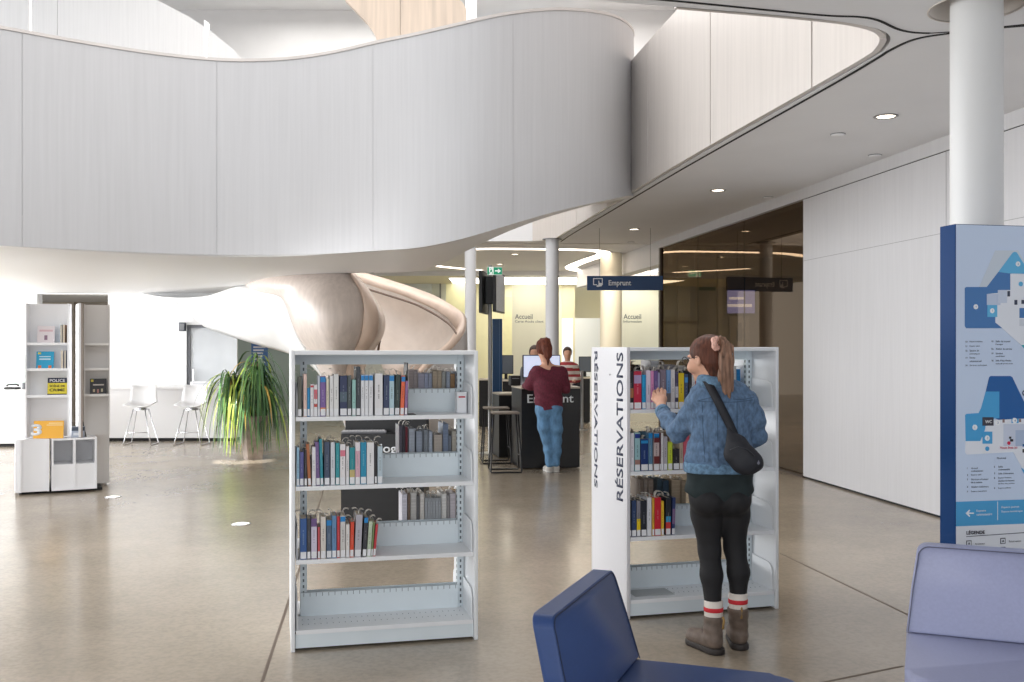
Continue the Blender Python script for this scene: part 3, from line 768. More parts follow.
row(CA, 3, 295, 360, 8.904, [
 (26,60,150,(92,92,82),'dark olive book',dict(titled=False)),
 (76,107,125,(226,196,186),'pale pink book'),
 (110,133,250,(30,140,196),'small bright blue book'),
 (137,167,215,(226,224,228),'short white book with red mark',dict(blocks=((.9,.96,(190,50,60)),))),
 (169,200,220,(230,226,228),'short white book with red title',dict(blocks=((.55,.85,(206,96,110)),(.3,.4,(190,60,50))))),
 (203,222,140,(206,214,226),'pale grey-blue thin book'),
 (225,275,145,(122,92,158),'purple book with blue top and orange foot',dict(band=BLU,blocks=((.12,.22,(226,130,60)),))),
 (279,303,165,(224,216,196),'cream book'),
 (309,344,140,(226,226,226),'plain white book'),
 (347,389,125,(226,227,226),'tall plain white book'),
 (400,465,140,(34,46,86),'thick navy photo book',dict(blocks=((.35,.6,(76,96,110)),))),
 (468,503,140,(70,80,82),'slate grey book'),
 (509,542,175,(150,196,190),'pale teal book'),
 (546,584,60,(52,58,66),'tall dark grey book'),
 (588,620,130,(226,228,232),'white series book with blue top',dict(band=BLU)),
 (622,655,130,(226,228,232),'white series book with blue top',dict(band=BLU)),
 (658,695,130,(226,228,232),'white series book with blue top',dict(band=BLU)),
 (712,781,120,(228,228,230),'very thick white book'),
 (786,838,135,(46,60,96),'navy book leaning right',dict(lean=.02)),
 (841,884,135,(176,206,216),'pale blue book with blue top',dict(band=BLU)),
 (888,930,130,(44,62,58),'dark green book leaning right',dict(lean=.03)),
 (936,970,140,(232,106,66),'orange book with blue top',dict(band=BLU,lean=.04)),
 (976,1000,185,(150,110,160),'mauve book leaning right',dict(lean=.03,slip=0)),
], 'top shelf, left bookcase', G1, slipf=lambda k: 0 if k in (2,3,4,8,11,13) else 1)
G2 = 'reserved books middle shelf, left bookcase'
row(CA, 2, 295, 430, 8.904, [
 (16,40,155,(150,190,216),'pale blue book'),
 (44,78,195,(84,84,146),'indigo book'),
 (84,108,170,(38,36,42),'black book'),
 (118,146,125,(176,104,62),'copper orange book leaning left',dict(lean=-.05,titled=False)),
 (152,186,150,(228,228,232),'white book'),
 (190,224,105,(112,88,140),'violet book leaning left',dict(lean=-.03)),
 (228,254,80,(26,140,158),'tall teal book leaning left',dict(lean=-.03)),
 (262,310,105,(60,74,100),'slate blue book with dark foot'),
 (318,356,110,(206,212,220),'pale grey book'),
 (362,398,115,(40,146,156),'teal book'),
 (402,450,125,(230,228,230),'white book with pink title',dict(blocks=((.7,.85,(214,120,140)),))),
 (455,482,145,(226,224,226),'narrow white book'),
 (486,534,155,(24,138,148),'short teal book with gold picture',dict(blocks=((.2,.4,(196,180,120)),))),
 (538,580,110,(230,224,228),'white book with pink letters',dict(blocks=((.15,.8,(214,170,186)),))),
 (584,637,110,(22,140,176),'bright teal-blue book'),
 (640,705,110,(230,230,232),'thick white book'),
 (710,730,120,(30,28,32),'thin black book'),
 (736,780,145,(186,204,214),'pale blue-grey book'),
], 'middle shelf, left bookcase', G2)
G3 = 'reserved books lower shelf, left bookcase'
row(CA, 1, 295, 500, 8.904, [
 (46,105,165,(48,88,148),'thick blue book'),
 (109,140,165,(56,56,64),'charcoal book'),
 (144,196,165,(108,82,132),'purple book with white stripe',dict(blocks=((.08,.8,(206,200,220)),))),
 (203,223,240,(196,84,90),'thin short red book',dict(slip=0)),
 (229,275,150,(218,212,204),'cream book with black lettering'),
 (281,327,175,(76,98,124),'slate book with blue top',dict(band=BLU)),
 (330,370,140,(100,140,180),'steel blue book'),
 (374,400,145,(196,50,60),'narrow red book'),
 (405,450,140,(206,204,202),'light grey book with blue top',dict(band=BLU)),
 (455,486,215,(228,224,220),'short white book'),
 (490,522,195,(220,76,50),'orange-red book leaning right',dict(lean=.02)),
 (530,588,130,(182,180,190),'tall silver grey book leaning right',dict(lean=.04,slip=2)),
 (600,636,150,(50,50,58),'black book with blue top leaning right',dict(lean=.05,band=BLU)),
 (640,674,190,(190,204,180),'pale green book leaning right',dict(lean=.06)),
 (676,692,200,(120,140,90),'thin mottled green book leaning right',dict(lean=.07)),
 (694,716,215,(196,56,66),'red book leaning right at the end',dict(lean=.09)),
], 'lower shelf, left bookcase', G3)
g = 'reserved books on the top shelf of the RÉSERVATIONS bookcase'
row(CB, 3, 622, 355, 11.37, [
 (72,132,180,(34,30,34),'black book with orange middle',dict(blocks=((.3,.55,(170,110,70)),))),
 (136,222,185,(186,34,66),'wide crimson book with photo top',dict(blocks=((.68,.9,(170,150,190)),))),
 (229,272,225,(30,150,204),'cyan book'),
 (276,325,175,(216,204,222),'pale lilac book'),
 (327,361,180,(206,134,180),'pink book'),
 (364,408,180,(108,84,140),'purple book'),
 (410,430,200,(160,156,190),'lavender book'),
 (436,500,165,(124,110,124),'mauve-grey book behind the reaching hand'),
 (506,555,170,(110,150,196),'light blue over grey book',dict(blocks=((.05,.4,(110,106,110)),))),
 (557,602,165,(214,210,212),'pale grey book'),
 (605,641,190,(70,64,96),'dark violet and white book',dict(blocks=((.3,.6,(206,206,216)),))),
 (644,705,205,(226,196,20),'bright yellow book with black lettering',dict()),
 (709,752,215,(60,76,112),'navy and white book',dict(blocks=((.75,.9,(70,140,200)),))),
 (757,790,180,(26,26,30),'black book'),
 (795,830,215,(206,204,206),'black and white book',dict(blocks=((.1,.4,(40,40,44)),))),
 (834,890,200,(200,120,120),'rose book by the woman in denim'),
 (896,950,180,(60,120,170),'blue book by the woman in denim'),
], 'top shelf, RÉSERVATIONS bookcase', g)
g = 'reserved books on the middle shelf of the RÉSERVATIONS bookcase'
row(CB, 2, 622, 420, 11.37, [
 (66,90,85,(206,70,70),'thin red book'),
 (94,138,150,(224,222,228),'white book'),
 (146,206,145,(150,190,196),'white and teal picture book',dict(blocks=((.86,.97,(30,50,130)),(.12,.3,(160,120,110))))),
 (214,298,215,(20,52,112),'wide short navy book with sun',dict(blocks=((.86,.95,(40,140,200)),))),
 (302,348,145,(90,130,160),'steel blue book with blue top',dict(band=BLU)),
 (362,424,145,(196,176,176),'pinkish book with maroon panels',dict(blocks=((.74,.9,(110,40,44)),(.16,.38,(110,34,38))),band=BLU)),
 (426,443,145,(90,50,60),'thin maroon book'),
 (446,470,150,(226,224,226),'narrow white book'),
 (474,516,190,(180,176,182),'grey book'),
 (524,574,250,(196,214,60),'short lime green book'),
 (584,652,330,(36,34,40),'small black book'),
 (656,694,220,(186,170,150),'tan book'),
 (698,765,160,(206,92,110),'rose pink book'),
 (770,810,180,(160,160,170),'grey book beside the denim jacket'),
], 'middle shelf, RÉSERVATIONS bookcase', g)
g = 'reserved books on the lower shelf of the RÉSERVATIONS bookcase'
row(CB, 1, 622, 470, 8.526, [
 (52,80,255,(34,36,44),'black book'),
 (84,122,260,(44,66,106),'navy book'),
 (126,158,265,(130,130,140),'grey book with yellow foot',dict(blocks=((.15,.5,(236,206,30)),))),
 (164,210,260,(34,38,48),'black book with white letters'),
 (216,252,235,(222,224,230),'tall white book'),
 (258,276,240,(216,166,60),'gold book'),
 (279,332,235,(204,30,50),'wide red book'),
 (336,358,265,(232,190,50),'yellow book'),
 (372,414,235,(30,34,44),'black book with blue and red foot',dict(blocks=((.35,.5,(60,160,206)),(.05,.35,(206,60,60))),lean=.02)),
 (424,450,235,(44,60,110),'navy and purple book leaning right',dict(lean=.03,blocks=((.3,.7,(130,100,140)),))),
], 'lower shelf, RÉSERVATIONS bookcase', g)
# the other faces of the cases: page edges seen over the back stops
vb = .33
GA = 'books shelved from the back of the left bookcase'
def backrow(c, i, zx, zy, sc, items, where, group, spread=0):
    its = [(a, b, t, colr, nm, dict(titled=False, tag=False)) for a, b, t, colr, nm in items]
    return row(c, i, zx, zy, sc, its, where, group, v=vb+.012, face=1)
gr = (170,170,180); gr2 = (140,146,160); tn = (176,160,140); bw = (150,120,88); lt = (204,204,206)
backrow(CA, 3, 395, 355, 9.094, [(122,168,135,(172,160,158),'grey-brown book edge'),(170,208,135,(166,156,156),'grey book edge'),(212,268,165,(170,168,184),'lavender grey book edge'),(271,303,165,(168,174,196),'bluish grey book edge'),(306,337,165,(160,166,184),'blue-grey book edge'),(342,384,140,tn,'tan book edge'),(386,424,140,tn,'tan book edge'),(427,460,150,(160,160,156),'grey book edge'),(468,500,150,(160,168,182),'slate book edge'),(504,545,170,bw,'brown book edge'),(549,598,150,(146,152,166),'dark grey book edge')], 'rear face top shelf, left bookcase', GA)
backrow(CA, 2, 395, 415, 5.93, [(24,42,60,(96,92,104),'dark grey book edge'),(45,58,60,(70,66,76),'charcoal book edge'),(62,76,70,(120,50,62),'dark red book edge'),(82,118,80,(170,176,186),'grey book edge'),(126,163,95,(150,158,172),'blue-grey book edge'),(170,196,85,(132,138,146),'slate book edge'),(200,222,95,(170,178,190),'pale slate book edge'),(230,280,115,(176,166,156),'wide taupe book edge'),(284,317,50,(120,132,154),'tall slate book edge'),(319,334,120,(120,128,140),'short slate book edge'),(338,368,95,(190,184,172),'beige book edge'),(372,390,95,(120,120,124),'dark grey book edge')], 'rear face middle shelf, left bookcase', GA)
backrow(CA, 1, 395, 415, 5.93, [(42,72,470,(214,212,222),'white book edge'),(76,90,465,(130,110,96),'brown book edge'),(93,128,460,(196,194,190),'pale book edge'),(131,144,480,(110,110,112),'dark book edge'),(148,174,465,(210,206,200),'cream book edge')]+[(178+k*16,192+k*16,492,(176,180,184),'thin grey volume edge') for k in range(6)]+[(276,306,465,(214,212,208),'white book edge'),(310,322,475,(170,166,166),'grey book edge'),(326,360,465,(206,200,204),'pale mauve book edge'),(364,390,460,(178,146,106),'brown book edge')], 'rear face lower shelf, left bookcase', GA)
GB = 'books shelved from the back of the RÉSERVATIONS bookcase'
backrow(CB, 1, 622, 470, 8.526, [(155,185,80,(150,134,120),'grey-brown book edge'),(187,225,75,(160,146,134),'taupe book edge'),(228,268,80,(156,140,128),'brown-grey book edge'),(300,345,75,(60,80,92),'dark teal book edge'),(350,400,90,(50,72,90),'navy book edge'),(424,500,85,(170,152,128),'wide tan book edge'),(506,545,90,(150,134,112),'tan book edge')], 'rear face lower shelf, RÉSERVATIONS bookcase', GB)
backrow(CB, 3, 622, 355, 11.37, [(60,100,40,(232,180,140),'pale orange book edge'),(150,210,110,(60,56,60),'dark book edge'),(330,420,60,(206,206,208),'white book edge'),(480,600,110,(150,146,150),'grey book edge'),(640,720,120,(190,186,182),'pale grey book edge'),(1225,1262,110,(226,206,110),'yellow book edge'),(1266,1300,130,(200,200,200),'white book edge'),(1304,1345,160,(40,130,190),'blue book edge')], 'rear face top shelf, RÉSERVATIONS bookcase', GB)
backrow(CB, 2, 622, 420, 11.37, [(420,470,140,(170,160,150),'taupe book edge'),(474,540,130,(150,130,110),'brown book edge'),(700,780,110,(190,186,180),'pale book edge')], 'rear face middle shelf, RÉSERVATIONS bookcase', GB)

# loose things on the shelves
def onshelf(c, u, v, z): return c.M @ Vector((u, v, z))
u0 = CA.u(456.5, .14); u1 = CA.u(466, .14); zt = SH[3]
o = MB().rbox(u0, .12, zt+.0006, u1, .2, zt+.112, .002, 1).build('small_box', tagm, None, CA.M)
t = thing('small_box', 'small white box with a red stripe alone at the right end of the top shelf', 'box', onshelf(CA, (u0+u1)/2, .16, zt+.0006), CA.ang)
bpy.data.objects.remove(o)
MB().rbox(u0, .12, zt+.0006, u1, .2, zt+.112, .002, 1).build('carton', tagm, t, CA.M)
MB().box(u0+.008, .1192, zt+.082, u1-.008, .12, zt+.09).build('red_stripe', cmat((190,30,50), .5), t, CA.M)
uu = CA.u(295+996/8.904, .02)
t = thing('book_divider', 'tall thin black shelf divider at the right end of the top-row books', 'shelf divider', onshelf(CA, uu+.004, .1, SH[3]), CA.ang)
pr = [(0,0),(.16,0),(.16,.235),(.14,.27),(.0,.27)]
MB().prism(pr, 0, .0035, Matrix(((0,0,1,uu+.003),(1,0,0,.02),(0,1,0,SH[3]+.0008),(0,0,0,1)))).build('upright_plate', blackp, t, CA.M)
MB().box(uu+.0066, .03, SH[3]+.0005, uu+.05, .15, SH[3]+.002).build('foot_plate', blackp, t, CA.M)
o = MB().box(0, 0, 0, .24, .15, .0025).build('metal_plate', mat('grey_plate', (176,180,182), .4), None, CB.M @ Matrix.Translation((CB.u(637, .05), .07, SH[0]+.0008)))
props(o, 'thin flat grey plate lying on the empty bottom shelf of the RÉSERVATIONS bookcase', 'plate')
# ---------------------------------------------------------------- armchairs in the foreground
def leather(name, col):
    return mat(name, col, .42, var=.015, scale=(90,90,90), bump=.03, spec=.4)
def armchair(name_label, cat, origin, wdir, ndir, w, mcol, group=None, H=.31):
    """origin: front face bottom-left of backrest on the seat plane; wdir along the width, ndir towards the sitter"""
    wd = Vector(wdir).normalized(); nd = Vector(ndir).normalized()
    M = Matrix.Identity(4)
    for i in range(3): M[i][0] = wd[i]; M[i][1] = nd[i]; M[i][2] = (0,0,1)[i]; M[i][3] = origin[i]
    t = thing('lounge_chair', name_label, cat, (M @ Vector((w/2, .2, 0)))[:], math.atan2(wd.y, wd.x), group)
    m = leather('leather_%d' % mcol[2], mcol); sm = mat('seam_%d' % mcol[2], [c*.6 for c in mcol], .6)
    # backrest: an upholstered slab, reclined, slightly narrower at the top with rounded corners
    def slab(x0, x1, th, h, taper, r, nseg=10):
        n = 24; prof = []
        for k in range(nseg+1):
            a = math.pi/2*k/nseg; prof.append((x0+taper+r-r*math.cos(a), h-r+r*math.sin(a)))
        for k in range(nseg+1):
            a = math.pi/2*(1-k/nseg); prof.append((x1-taper-r+r*math.cos(a), h-r+r*math.sin(a)))
        prof = [(x0, 0), (x0+taper*.5, h*.5)]+prof+[(x1-taper*.5, h*.5), (x1, 0)]
        return prof
    bm = bmesh.new()
    prof = slab(0, w, .075, H, .035, .04)
    def pt(x, z, o): return Vector((x, -o-.085*(z/H) + .03*math.sin(math.pi*min(1, max(0, x/w)))*0, z))
    fr = [bm.verts.new(pt(x, z, 0)) for x, z in prof]; bk = [bm.verts.new(pt(x, z, .062)) for x, z in prof]
    bm.faces.new(fr); bm.faces.new(bk[::-1])
    for i in range(len(prof)):
        j = (i+1) % len(prof); bm.faces.new((fr[j], fr[i], bk[i], bk[j]))
    ed = [e for e in bm.edges if (e.verts[0] in fr) == (e.verts[1] in fr)]
    bmesh.ops.bevel(bm, geom=ed, offset=.012, segments=4, profile=.5, affect='EDGES')
    bmesh.ops.recalc_face_normals(bm, faces=bm.faces[:])
    mb = MB(); bm.verts.index_update(); mb.add([v.co[:] for v in bm.verts], [[v.index for v in f.verts] for f in bm.faces]); bm.free()
    mb.build('backrest', m, t, M @ Matrix.Translation((0, 0, .0)), smooth='all')
    # piping lines on both faces' edge
    for o in (-.001, .063):
        mb = MB(); mb.tube([pt(x, z, o) for x, z in [(p[0]+(.006 if p[0] < w/2 else -.006), p[1]-(.006 if p[1] > .2 else 0)) for p in prof]], .0022, 6); mb.build('seam', sm, t, M, smooth=True)
    # seat cushion with rounded front corners
    r = .12; pr = [(.0, .0)]
    pr = [(0, -.07), (w, -.07)]+[(w-r+r*math.sin(a)-.0, .56-r+r*math.cos(a)) for a in [math.pi/2*(1-k/8) for k in range(9)]]+[(r-r*math.sin(a), .56-r+r*math.cos(a)) for a in [math.pi/2*k/8 for k in range(9)]]
    bm = bmesh.new()
    lo = [bm.verts.new((x, y, -.115)) for x, y in pr]; hi = [bm.verts.new((x, y, -.002)) for x, y in pr]
    bm.faces.new(lo[::-1]); bm.faces.new(hi)
    for i in range(len(pr)):
        j = (i+1) % len(pr); bm.faces.new((lo[i], lo[j], hi[j], hi[i]))
    ed = [e for e in bm.edges if (e.verts[0] in lo) == (e.verts[1] in lo)]
    bmesh.ops.bevel(bm, geom=ed, offset=.02, segments=4, profile=.5, affect='EDGES')
    bmesh.ops.recalc_face_normals(bm, faces=bm.faces[:])
    mb = MB(); bm.verts.index_update(); mb.add([v.co[:] for v in bm.verts], [[v.index for v in f.verts] for f in bm.faces]); bm.free()
    mb.build('seat', m, t, M, smooth='all')
    z0 = -origin[2]
    for x in (.07, w-.07):
        for y in (-.02, .44):
            MB().tube([(x, y, -.11), (x+(.02 if x > .3 else -.02), y+(.02 if y > .2 else -.02), z0+.001)], [.016, .011], 12).build('leg', chrome, t, M, smooth=True)
    return t
w_ = Vector((.359, .933, 0)); n_ = Vector((.933, -.359, 0))
o_ = Vector((.444, 3.455, .45))-w_.normalized()*.745
# width runs from the near-left end to the far-right end; the sitter faces right
def lc(label, A, wd, nd, w, col, H=.31):
    return armchair(label, 'armchair', A, wd, nd, w, col, None, H)
lc('dark blue leather lounge chair in the foreground, facing right', o_, w_, n_, .745, (42,68,120))
w2 = Vector((.925, -.379, 0)); n2 = Vector((-.379, -.925, 0))
lc('pale lavender-blue lounge chair at the lower right in front of the directory sign', Vector((1.49, 3.76, .45)), w2, n2, .745, (150,155,186), .32)

# ---------------------------------------------------------------- directory sign
TA = math.atan2(.08, .36); TY = 4.61
to = Vector(((955.2-CX)*TY/F, TY, 0)); TM = Matrix.Translation(to) @ Matrix.Rotation(TA-.02, 4, 'Z')
tot = thing('directory_sign', 'tall blue directory sign with two building maps and a legend', 'sign', (TM @ Vector((.4, .06, 0)))[:], TA-.02)
TH = 2.1
MB().rbox(0, 0, .01, .8, .115, TH, .002, 1).build('body', mat('deep_blue_sign_side', (6,56,110), .55, spec=.2), tot, TM)
MB().box(.03, .02, 0, .77, .095, .012).build('plinth', blackp, tot, TM)
face = [0]
def tloc(px, py):
    c, n = math.cos(TA-.02), math.sin(TA-.02); k = (px-CX)/F
    u = (k*to.y-to.x)/(c-k*n); Y = to.y+n*u
    return u, HC-(py-HZ)*Y/F
def tp(pts, name, col, d=.0010, lv=1):
    q = [tloc(*p) for p in pts]
    M = TM @ Matrix(((1,0,0,0),(0,0,-1,0),(0,1,0,0),(0,0,0,1)))   # local z towards the reader
    a = sum(q[i][0]*q[(i+1) % len(q)][1]-q[(i+1) % len(q)][0]*q[i][1] for i in range(len(q)))
    if a < 0: q = q[::-1]
    return MB().prism(q, .0, .0006+.0005*lv, M).build(name, cmat(col, .35), tot)
def trect(x0, y0, x1, y1, name, col, lv): return tp([(x0,y0),(x1,y0),(x1,y1),(x0,y1)], name, col, lv=lv)
MT = TM @ Matrix(((1,0,0,0),(0,0,-1,0),(0,1,0,0),(0,0,0,1)))
def ttext(s, px, py, hpx, col, wpx=None, bold=0, lv=6, name='lettering'):
    """px,py: lower-left corner of the text in the photograph"""
    u, z = tloc(px, py); Y = 4.66; L = Matrix.Translation((u, z, .0006+.0005*lv))
    text(s, name, cmat(col, .5), MT @ L, height=hpx*Y/F, width=(wpx*Y/F if wpx else None), parent=tot, bold=bold, depth=.0004)
MB().box(.004, -.0008, .02, .796, 0, TH-.003).build('face_panel', mat('pale_blue_sign_face', (196,213,238), .3), tot, TM)
B1c = (66,118,178); B2c = (92,176,222); Wc = (222,228,238); Dk = (50,60,84); B3 = (10,88,158); B4 = (66,158,214)
# upper map
tp([(979,287),(995,250.5),(1018,250.5),(1040,290)], 'map_area', (196,208,222), lv=2)
tp([(964.6,288),(966,287),(986.5,287),(998,272),(1010,272),(1030,300),(1030,322),(1005,324),(1003,328.2),(966,328.2),(964.6,326)], 'map_area', B1c, lv=3)
tp([(998,272),(1012.5,252.5),(1014.5,251.8),(1016.5,252.5),(1030,274),(1030,273.5),(1010,273.5)], 'map_area', B2c, lv=4)
tp([(1010,273.8),(1040,273.8),(1040,345),(1022,346),(1000,326.5),(995,322.5),(995,318),(997,305),(986.5,305),(986.5,294),(997.5,293),(997.5,290),(1010,290)], 'map_area', Wc, lv=4)
trect(986.5, 294, 1000, 305, 'map_area', (186,200,224), 5); trect(997.5, 290, 1006.5, 303, 'map_area', (196,208,228), 6)
trect(987, 305, 996.8, 317, 'map_area', B2c, 6); trect(1019, 308, 1034, 318, 'map_area', B1c, 5); trect(1019, 319, 1034, 326, 'map_area', (200,208,220), 5)
trect(1007, 291, 1009.5, 296.5, 'map_icon', Dk, 7); trect(1014, 300, 1016.8, 304.8, 'map_icon', Dk, 7); trect(1021, 300, 1024, 303.8, 'map_icon', Dk, 7)
tp([(1021,345),(1024.5,345),(1024.5,349)], 'map_area', (40,170,190), lv=6)
def tdot(px, py, r, col=(236,240,244), lv=8):
    tp([(px+r*math.cos(a), py+r*1.15*math.sin(a)) for a in [k*math.pi/8 for k in range(16)]], 'map_marker', col, lv=lv)
for x, y, n in ((975.3,306.8,'9'), (991.7,310.8,'7'), (1017.5,264,'6')):
    tdot(x, y, 2.2); ttext(n, x-.6, y+1, 2, B1c, lv=10)
tdot(1020.3, 284, 2.1, B2c)
tx = [('50','Espace adultes',965,342.5),('51','Espace ados',965,347),('52','Section de',965,351.5),(None,'périodiques',965,354.8),('53','Bureau',965,358.5),(None,'administratif',965,362),('54','Services techniques',965,366.2),
      ('55','Salle de travail',991,342.2),(None,'Passages',991,345.3),('56','Atelier de service',991,349.7),('57','Services',991,354.2),(None,'numériques',991,357.2),('58','Salle Prise-Ondes',991,361.4),(None,'Salle de production',991,364.6)]
for n, s, x, y in tx:
    if n: ttext(n, x, y, 1.6, Dk)
    ttext(s, x+4.2, y, 1.7, (56,66,92), wpx=len(s)*1.02)
# lower map
tp([(980,413.5),(985.5,392),(989,377),(990.5,376),(1010,376),(1012,377),(1024,402),(1034,418),(1034,420),(1006,423),(994,418)], 'map_area', B3, lv=3)
tp([(965,415),(966.5,413.8),(978.5,413),(981,408),(985.5,391.5),(999,391.5),(999,418),(994,418.5),(985,428),(984,431),(980,441),(965.5,441)], 'map_area', B4, lv=4)
tp([(965,441.2),(980,441),(985,431),(985,426),(993,424),(993,420),(1036,418),(1036,470),(1022,468),(1013,452),(966.5,454.5),(965,452.5)], 'map_area', Wc, lv=2+3)
trect(982, 431.5, 991.8, 443.6, 'map_area', B4, 7); trect(1003, 424, 1036, 446, 'map_area', (196,206,226), 6)
trect(1015, 430, 1036, 446, 'map_area', (168,186,214), 7)
trect(982, 417.2, 993, 425.6, 'map_icon', (52,52,66), 8); ttext('WC', 984.2, 423.2, 3.2, (230,232,238), bold=.02, lv=12)
trect(1011, 418.5, 1018, 423, 'map_area', B4, 8); trect(1002, 419, 1004, 422.5, 'map_icon', (130,110,110), 8); trect(1018.5, 419, 1020.5, 422, 'map_icon', (130,110,110), 8)
for x, y, n in ((974.3,427.3,'1'), (986.6,438,'2'), (997,422.5,'3'), (1014,420.5,'4')):
    tdot(x, y, 2.4, lv=9); ttext(n, x-.6, y+1.1, 2.2, B3, lv=13)
tdot(986.7, 448.6, 2.0, B4, 9)
tdot(1008.3, 443, 1.6, (206,20,70), 9); trect(1008.5, 436.5, 1010.6, 438.6, 'map_icon', (30,34,40), 9); trect(1009.5, 439, 1012.5, 441.5, 'map_icon', (30,34,40), 9)
ttext('Vous êtes ici', 999, 448.8, 2.4, (206,30,90), wpx=19.5, bold=.012, lv=12)
ttext('Montréal', 996.5, 459, 1.8, Dk, wpx=10); ttext('O', 1021.5, 396, 6, (20,40,80), bold=.02, lv=8)
trect(1022, 444, 1034, 446.5, 'map_icon', B3, 9); trect(1022, 449, 1034, 452.5, 'map_icon', (50,50,60), 9)
tp([(1021,468),(1025,471),(1030,478),(1026,478)], 'map_area', B4, lv=8)
tx = [('1','Accueil',966.5,469),(None,'et abonnement',966.5,471.8),('2','Espace café',966.5,475.8),('3','Services à l\'auteur',966.5,480.2),(None,'de la maison',966.5,483.2),('4','Ateliers extérieurs',966.5,487.7),('5','Espace exposition',966.5,492.3),
      ('6','Salle',993.5,467.5),(None,'communautaire',993.5,470.3),('7','Salle d\'animation',993.5,474.3),('8','Espace lecture,',993.5,478.8),(None,'studios de lecture',993.5,481.6),(None,'et Prix des jeunes',993.5,484.6),('9','Espace enfants',993.5,489)]
for n, s, x, y in tx:
    if n: ttext(n, x, y, 1.7, Dk, bold=.02)
    ttext(s, x+4.2, y, 1.7, (56,66,92), wpx=len(s)*1.02)
# light blue band, arrow, legend
zb1 = tloc(957, 501.7)[1]; zb0 = tloc(957, 526.3)[1]; zl = tloc(957, 545)[1]
MB().box(.004, -.0016, zb0, .796, 0, zb1).build('light_blue_band', cmat((70,158,212), .3), tot, TM)
MB().box(.004, -.0016, .3, .796, 0, zb0).build('legend_panel', cmat((222,228,238), .35), tot, TM)
trect(966.5, 512.5, 973.5, 513.7, 'arrow', (236,240,246), 6); tp([(965.3,513.2),(969,509.6),(969.6,510.5),(967.3,513.2),(969.6,515.8),(969,516.8)], 'arrow', (236,240,246), lv=7)
ttext('Espace', 976, 512.2, 2.6, (236,240,246), wpx=10.5); ttext('communautaire', 976, 515.6, 2.4, (236,240,246), wpx=17.5)
trect(997, 501.5, 997.5, 520, 'divider', (220,232,244), 6)
ttext('Espace jeunes', 1001, 508.6, 2.6, (236,240,246), wpx=20); ttext('Espace numérique', 1001, 513, 2.6, (236,240,246), wpx=24)
ttext('LÉGENDE', 966, 534.6, 4.4, (24,30,48), wpx=20.5, bold=.03)
tp([(966,536.2),(1030,531.8),(1030,532.4),(966,536.8)], 'divider', (60,66,84), lv=6)
for x, y, s in ((966,545.5,'Ascenseur'), (1000,543,'Réservation'), (966,553,'Toilettes'), (1000,552,'Retour de documents')):
    tp([(x,y-5),(x+5,y-5.3),(x+5,y+.5),(x,y+.8)], 'map_icon', (70,76,92), lv=6); tp([(x+.7,y-4.2),(x+4.3,y-4.4),(x+4.3,y-.3),(x+.7,y+.0)], 'map_icon', (222,228,238), lv=7)
    tp([(x+2.2,y-3.4),(x+2.8,y-3.4),(x+3.6,y-1.2),(x+1.4,y-1.1)], 'map_icon', (70,76,92), lv=8)
    ttext(s, x+8.5, y-.8, 1.9, (70,76,92), wpx=len(s)*1.25)
# ---------------------------------------------------------------- people
skin = mat('skin', (214,164,138), .5, var=.03, scale=(20,20,20)); lipm = mat('lip', (180,104,96), .5)
def hairmat(name, c0, c1, sc=(90,90,5)):
    return mat(name, c0, .45, var=.32, scale=sc) if c1 is None else mat(name, c0, .55, var=c1, scale=sc, detail=5, spec=.25)
denim = mat('denim', (88,113,142), .85, var=.15, scale=(60,60,34), bump=.3, detail=9)
denim_d = mat('denim_hem', (96,128,156), .8, var=.2, scale=(60,60,60), bump=.2)
legging = mat('black_legging', (20,20,24), .75, var=.1, scale=(30,30,30))
shirtm = mat('dark_green_shirt', (26,38,40), .85, var=.1, scale=(20,20,20))
sockm = mat('cream_sock', (222,214,206), .85, bump=.3, scale=(120,120,120)); redm = mat('red_stripe', (200,44,54), .8)
bootm = mat('brown_boot_leather', (104,90,80), .55, var=.12, scale=(30,30,30), bump=.2); solem = mat('dark_sole', (44,38,36), .6)
bagm = mat('black_bag_fabric', (26,28,36), .6, var=.1, scale=(60,60,60), bump=.15)
burg = mat('burgundy_knit', (92,28,46), .85, var=.14, scale=(60,60,40), bump=.4)
jeanm = mat('blue_jeans', (88,128,164), .8, var=.14, scale=(24,24,12), bump=.15)
shoem = mat('white_trainer', (206,202,196), .6)

def q(px, py, dy=0): return P(px, py, 5.0+dy)
pr1 = thing('person', 'woman in a denim jacket with a long ponytail reaching for a book', 'person', (q(720, 655)[0], 5.0, 0))
# body: head, neck, torso, arms, hand, legs in one surface
hd = q(706, 359.5, .03); face_d = Vector((-.66, .73, -.18)).normalized(); side = Vector((.73, .66, 0)).normalized(); upv = face_d.cross(side)*-1
if upv.z < 0: upv = -upv
def hp(f, s, u): return hd+face_d*f+side*s+upv*u
R = Matrix((face_d, side, upv)).transposed()
b = SDF(.0055); b.k = .02
b.ell(hp(-.008, 0, .028), (.088, .070, .086), rot=R)
b.cap(hp(.03, 0, -.03), hp(.045, 0, -.062), .056, .036, k=.04)
b.ell(hp(.058, 0, -.088), (.022, .022, .018), rot=R, k=.03)
b.cap(hp(.076, 0, .022), hp(.104, 0, -.018), .008, .0135, k=.012)     # nose
b.ell(hp(.082, .02, .03), (.012, .02, .008), rot=R, k=.012).ell(hp(.082, -.02, .03), (.012, .02, .008), rot=R, k=.012)
b.ell(hp(.088, 0, -.048), (.012, .02, .006), rot=R, k=.006).ell(hp(.086, 0, -.060), (.011, .018, .007), rot=R, k=.006)
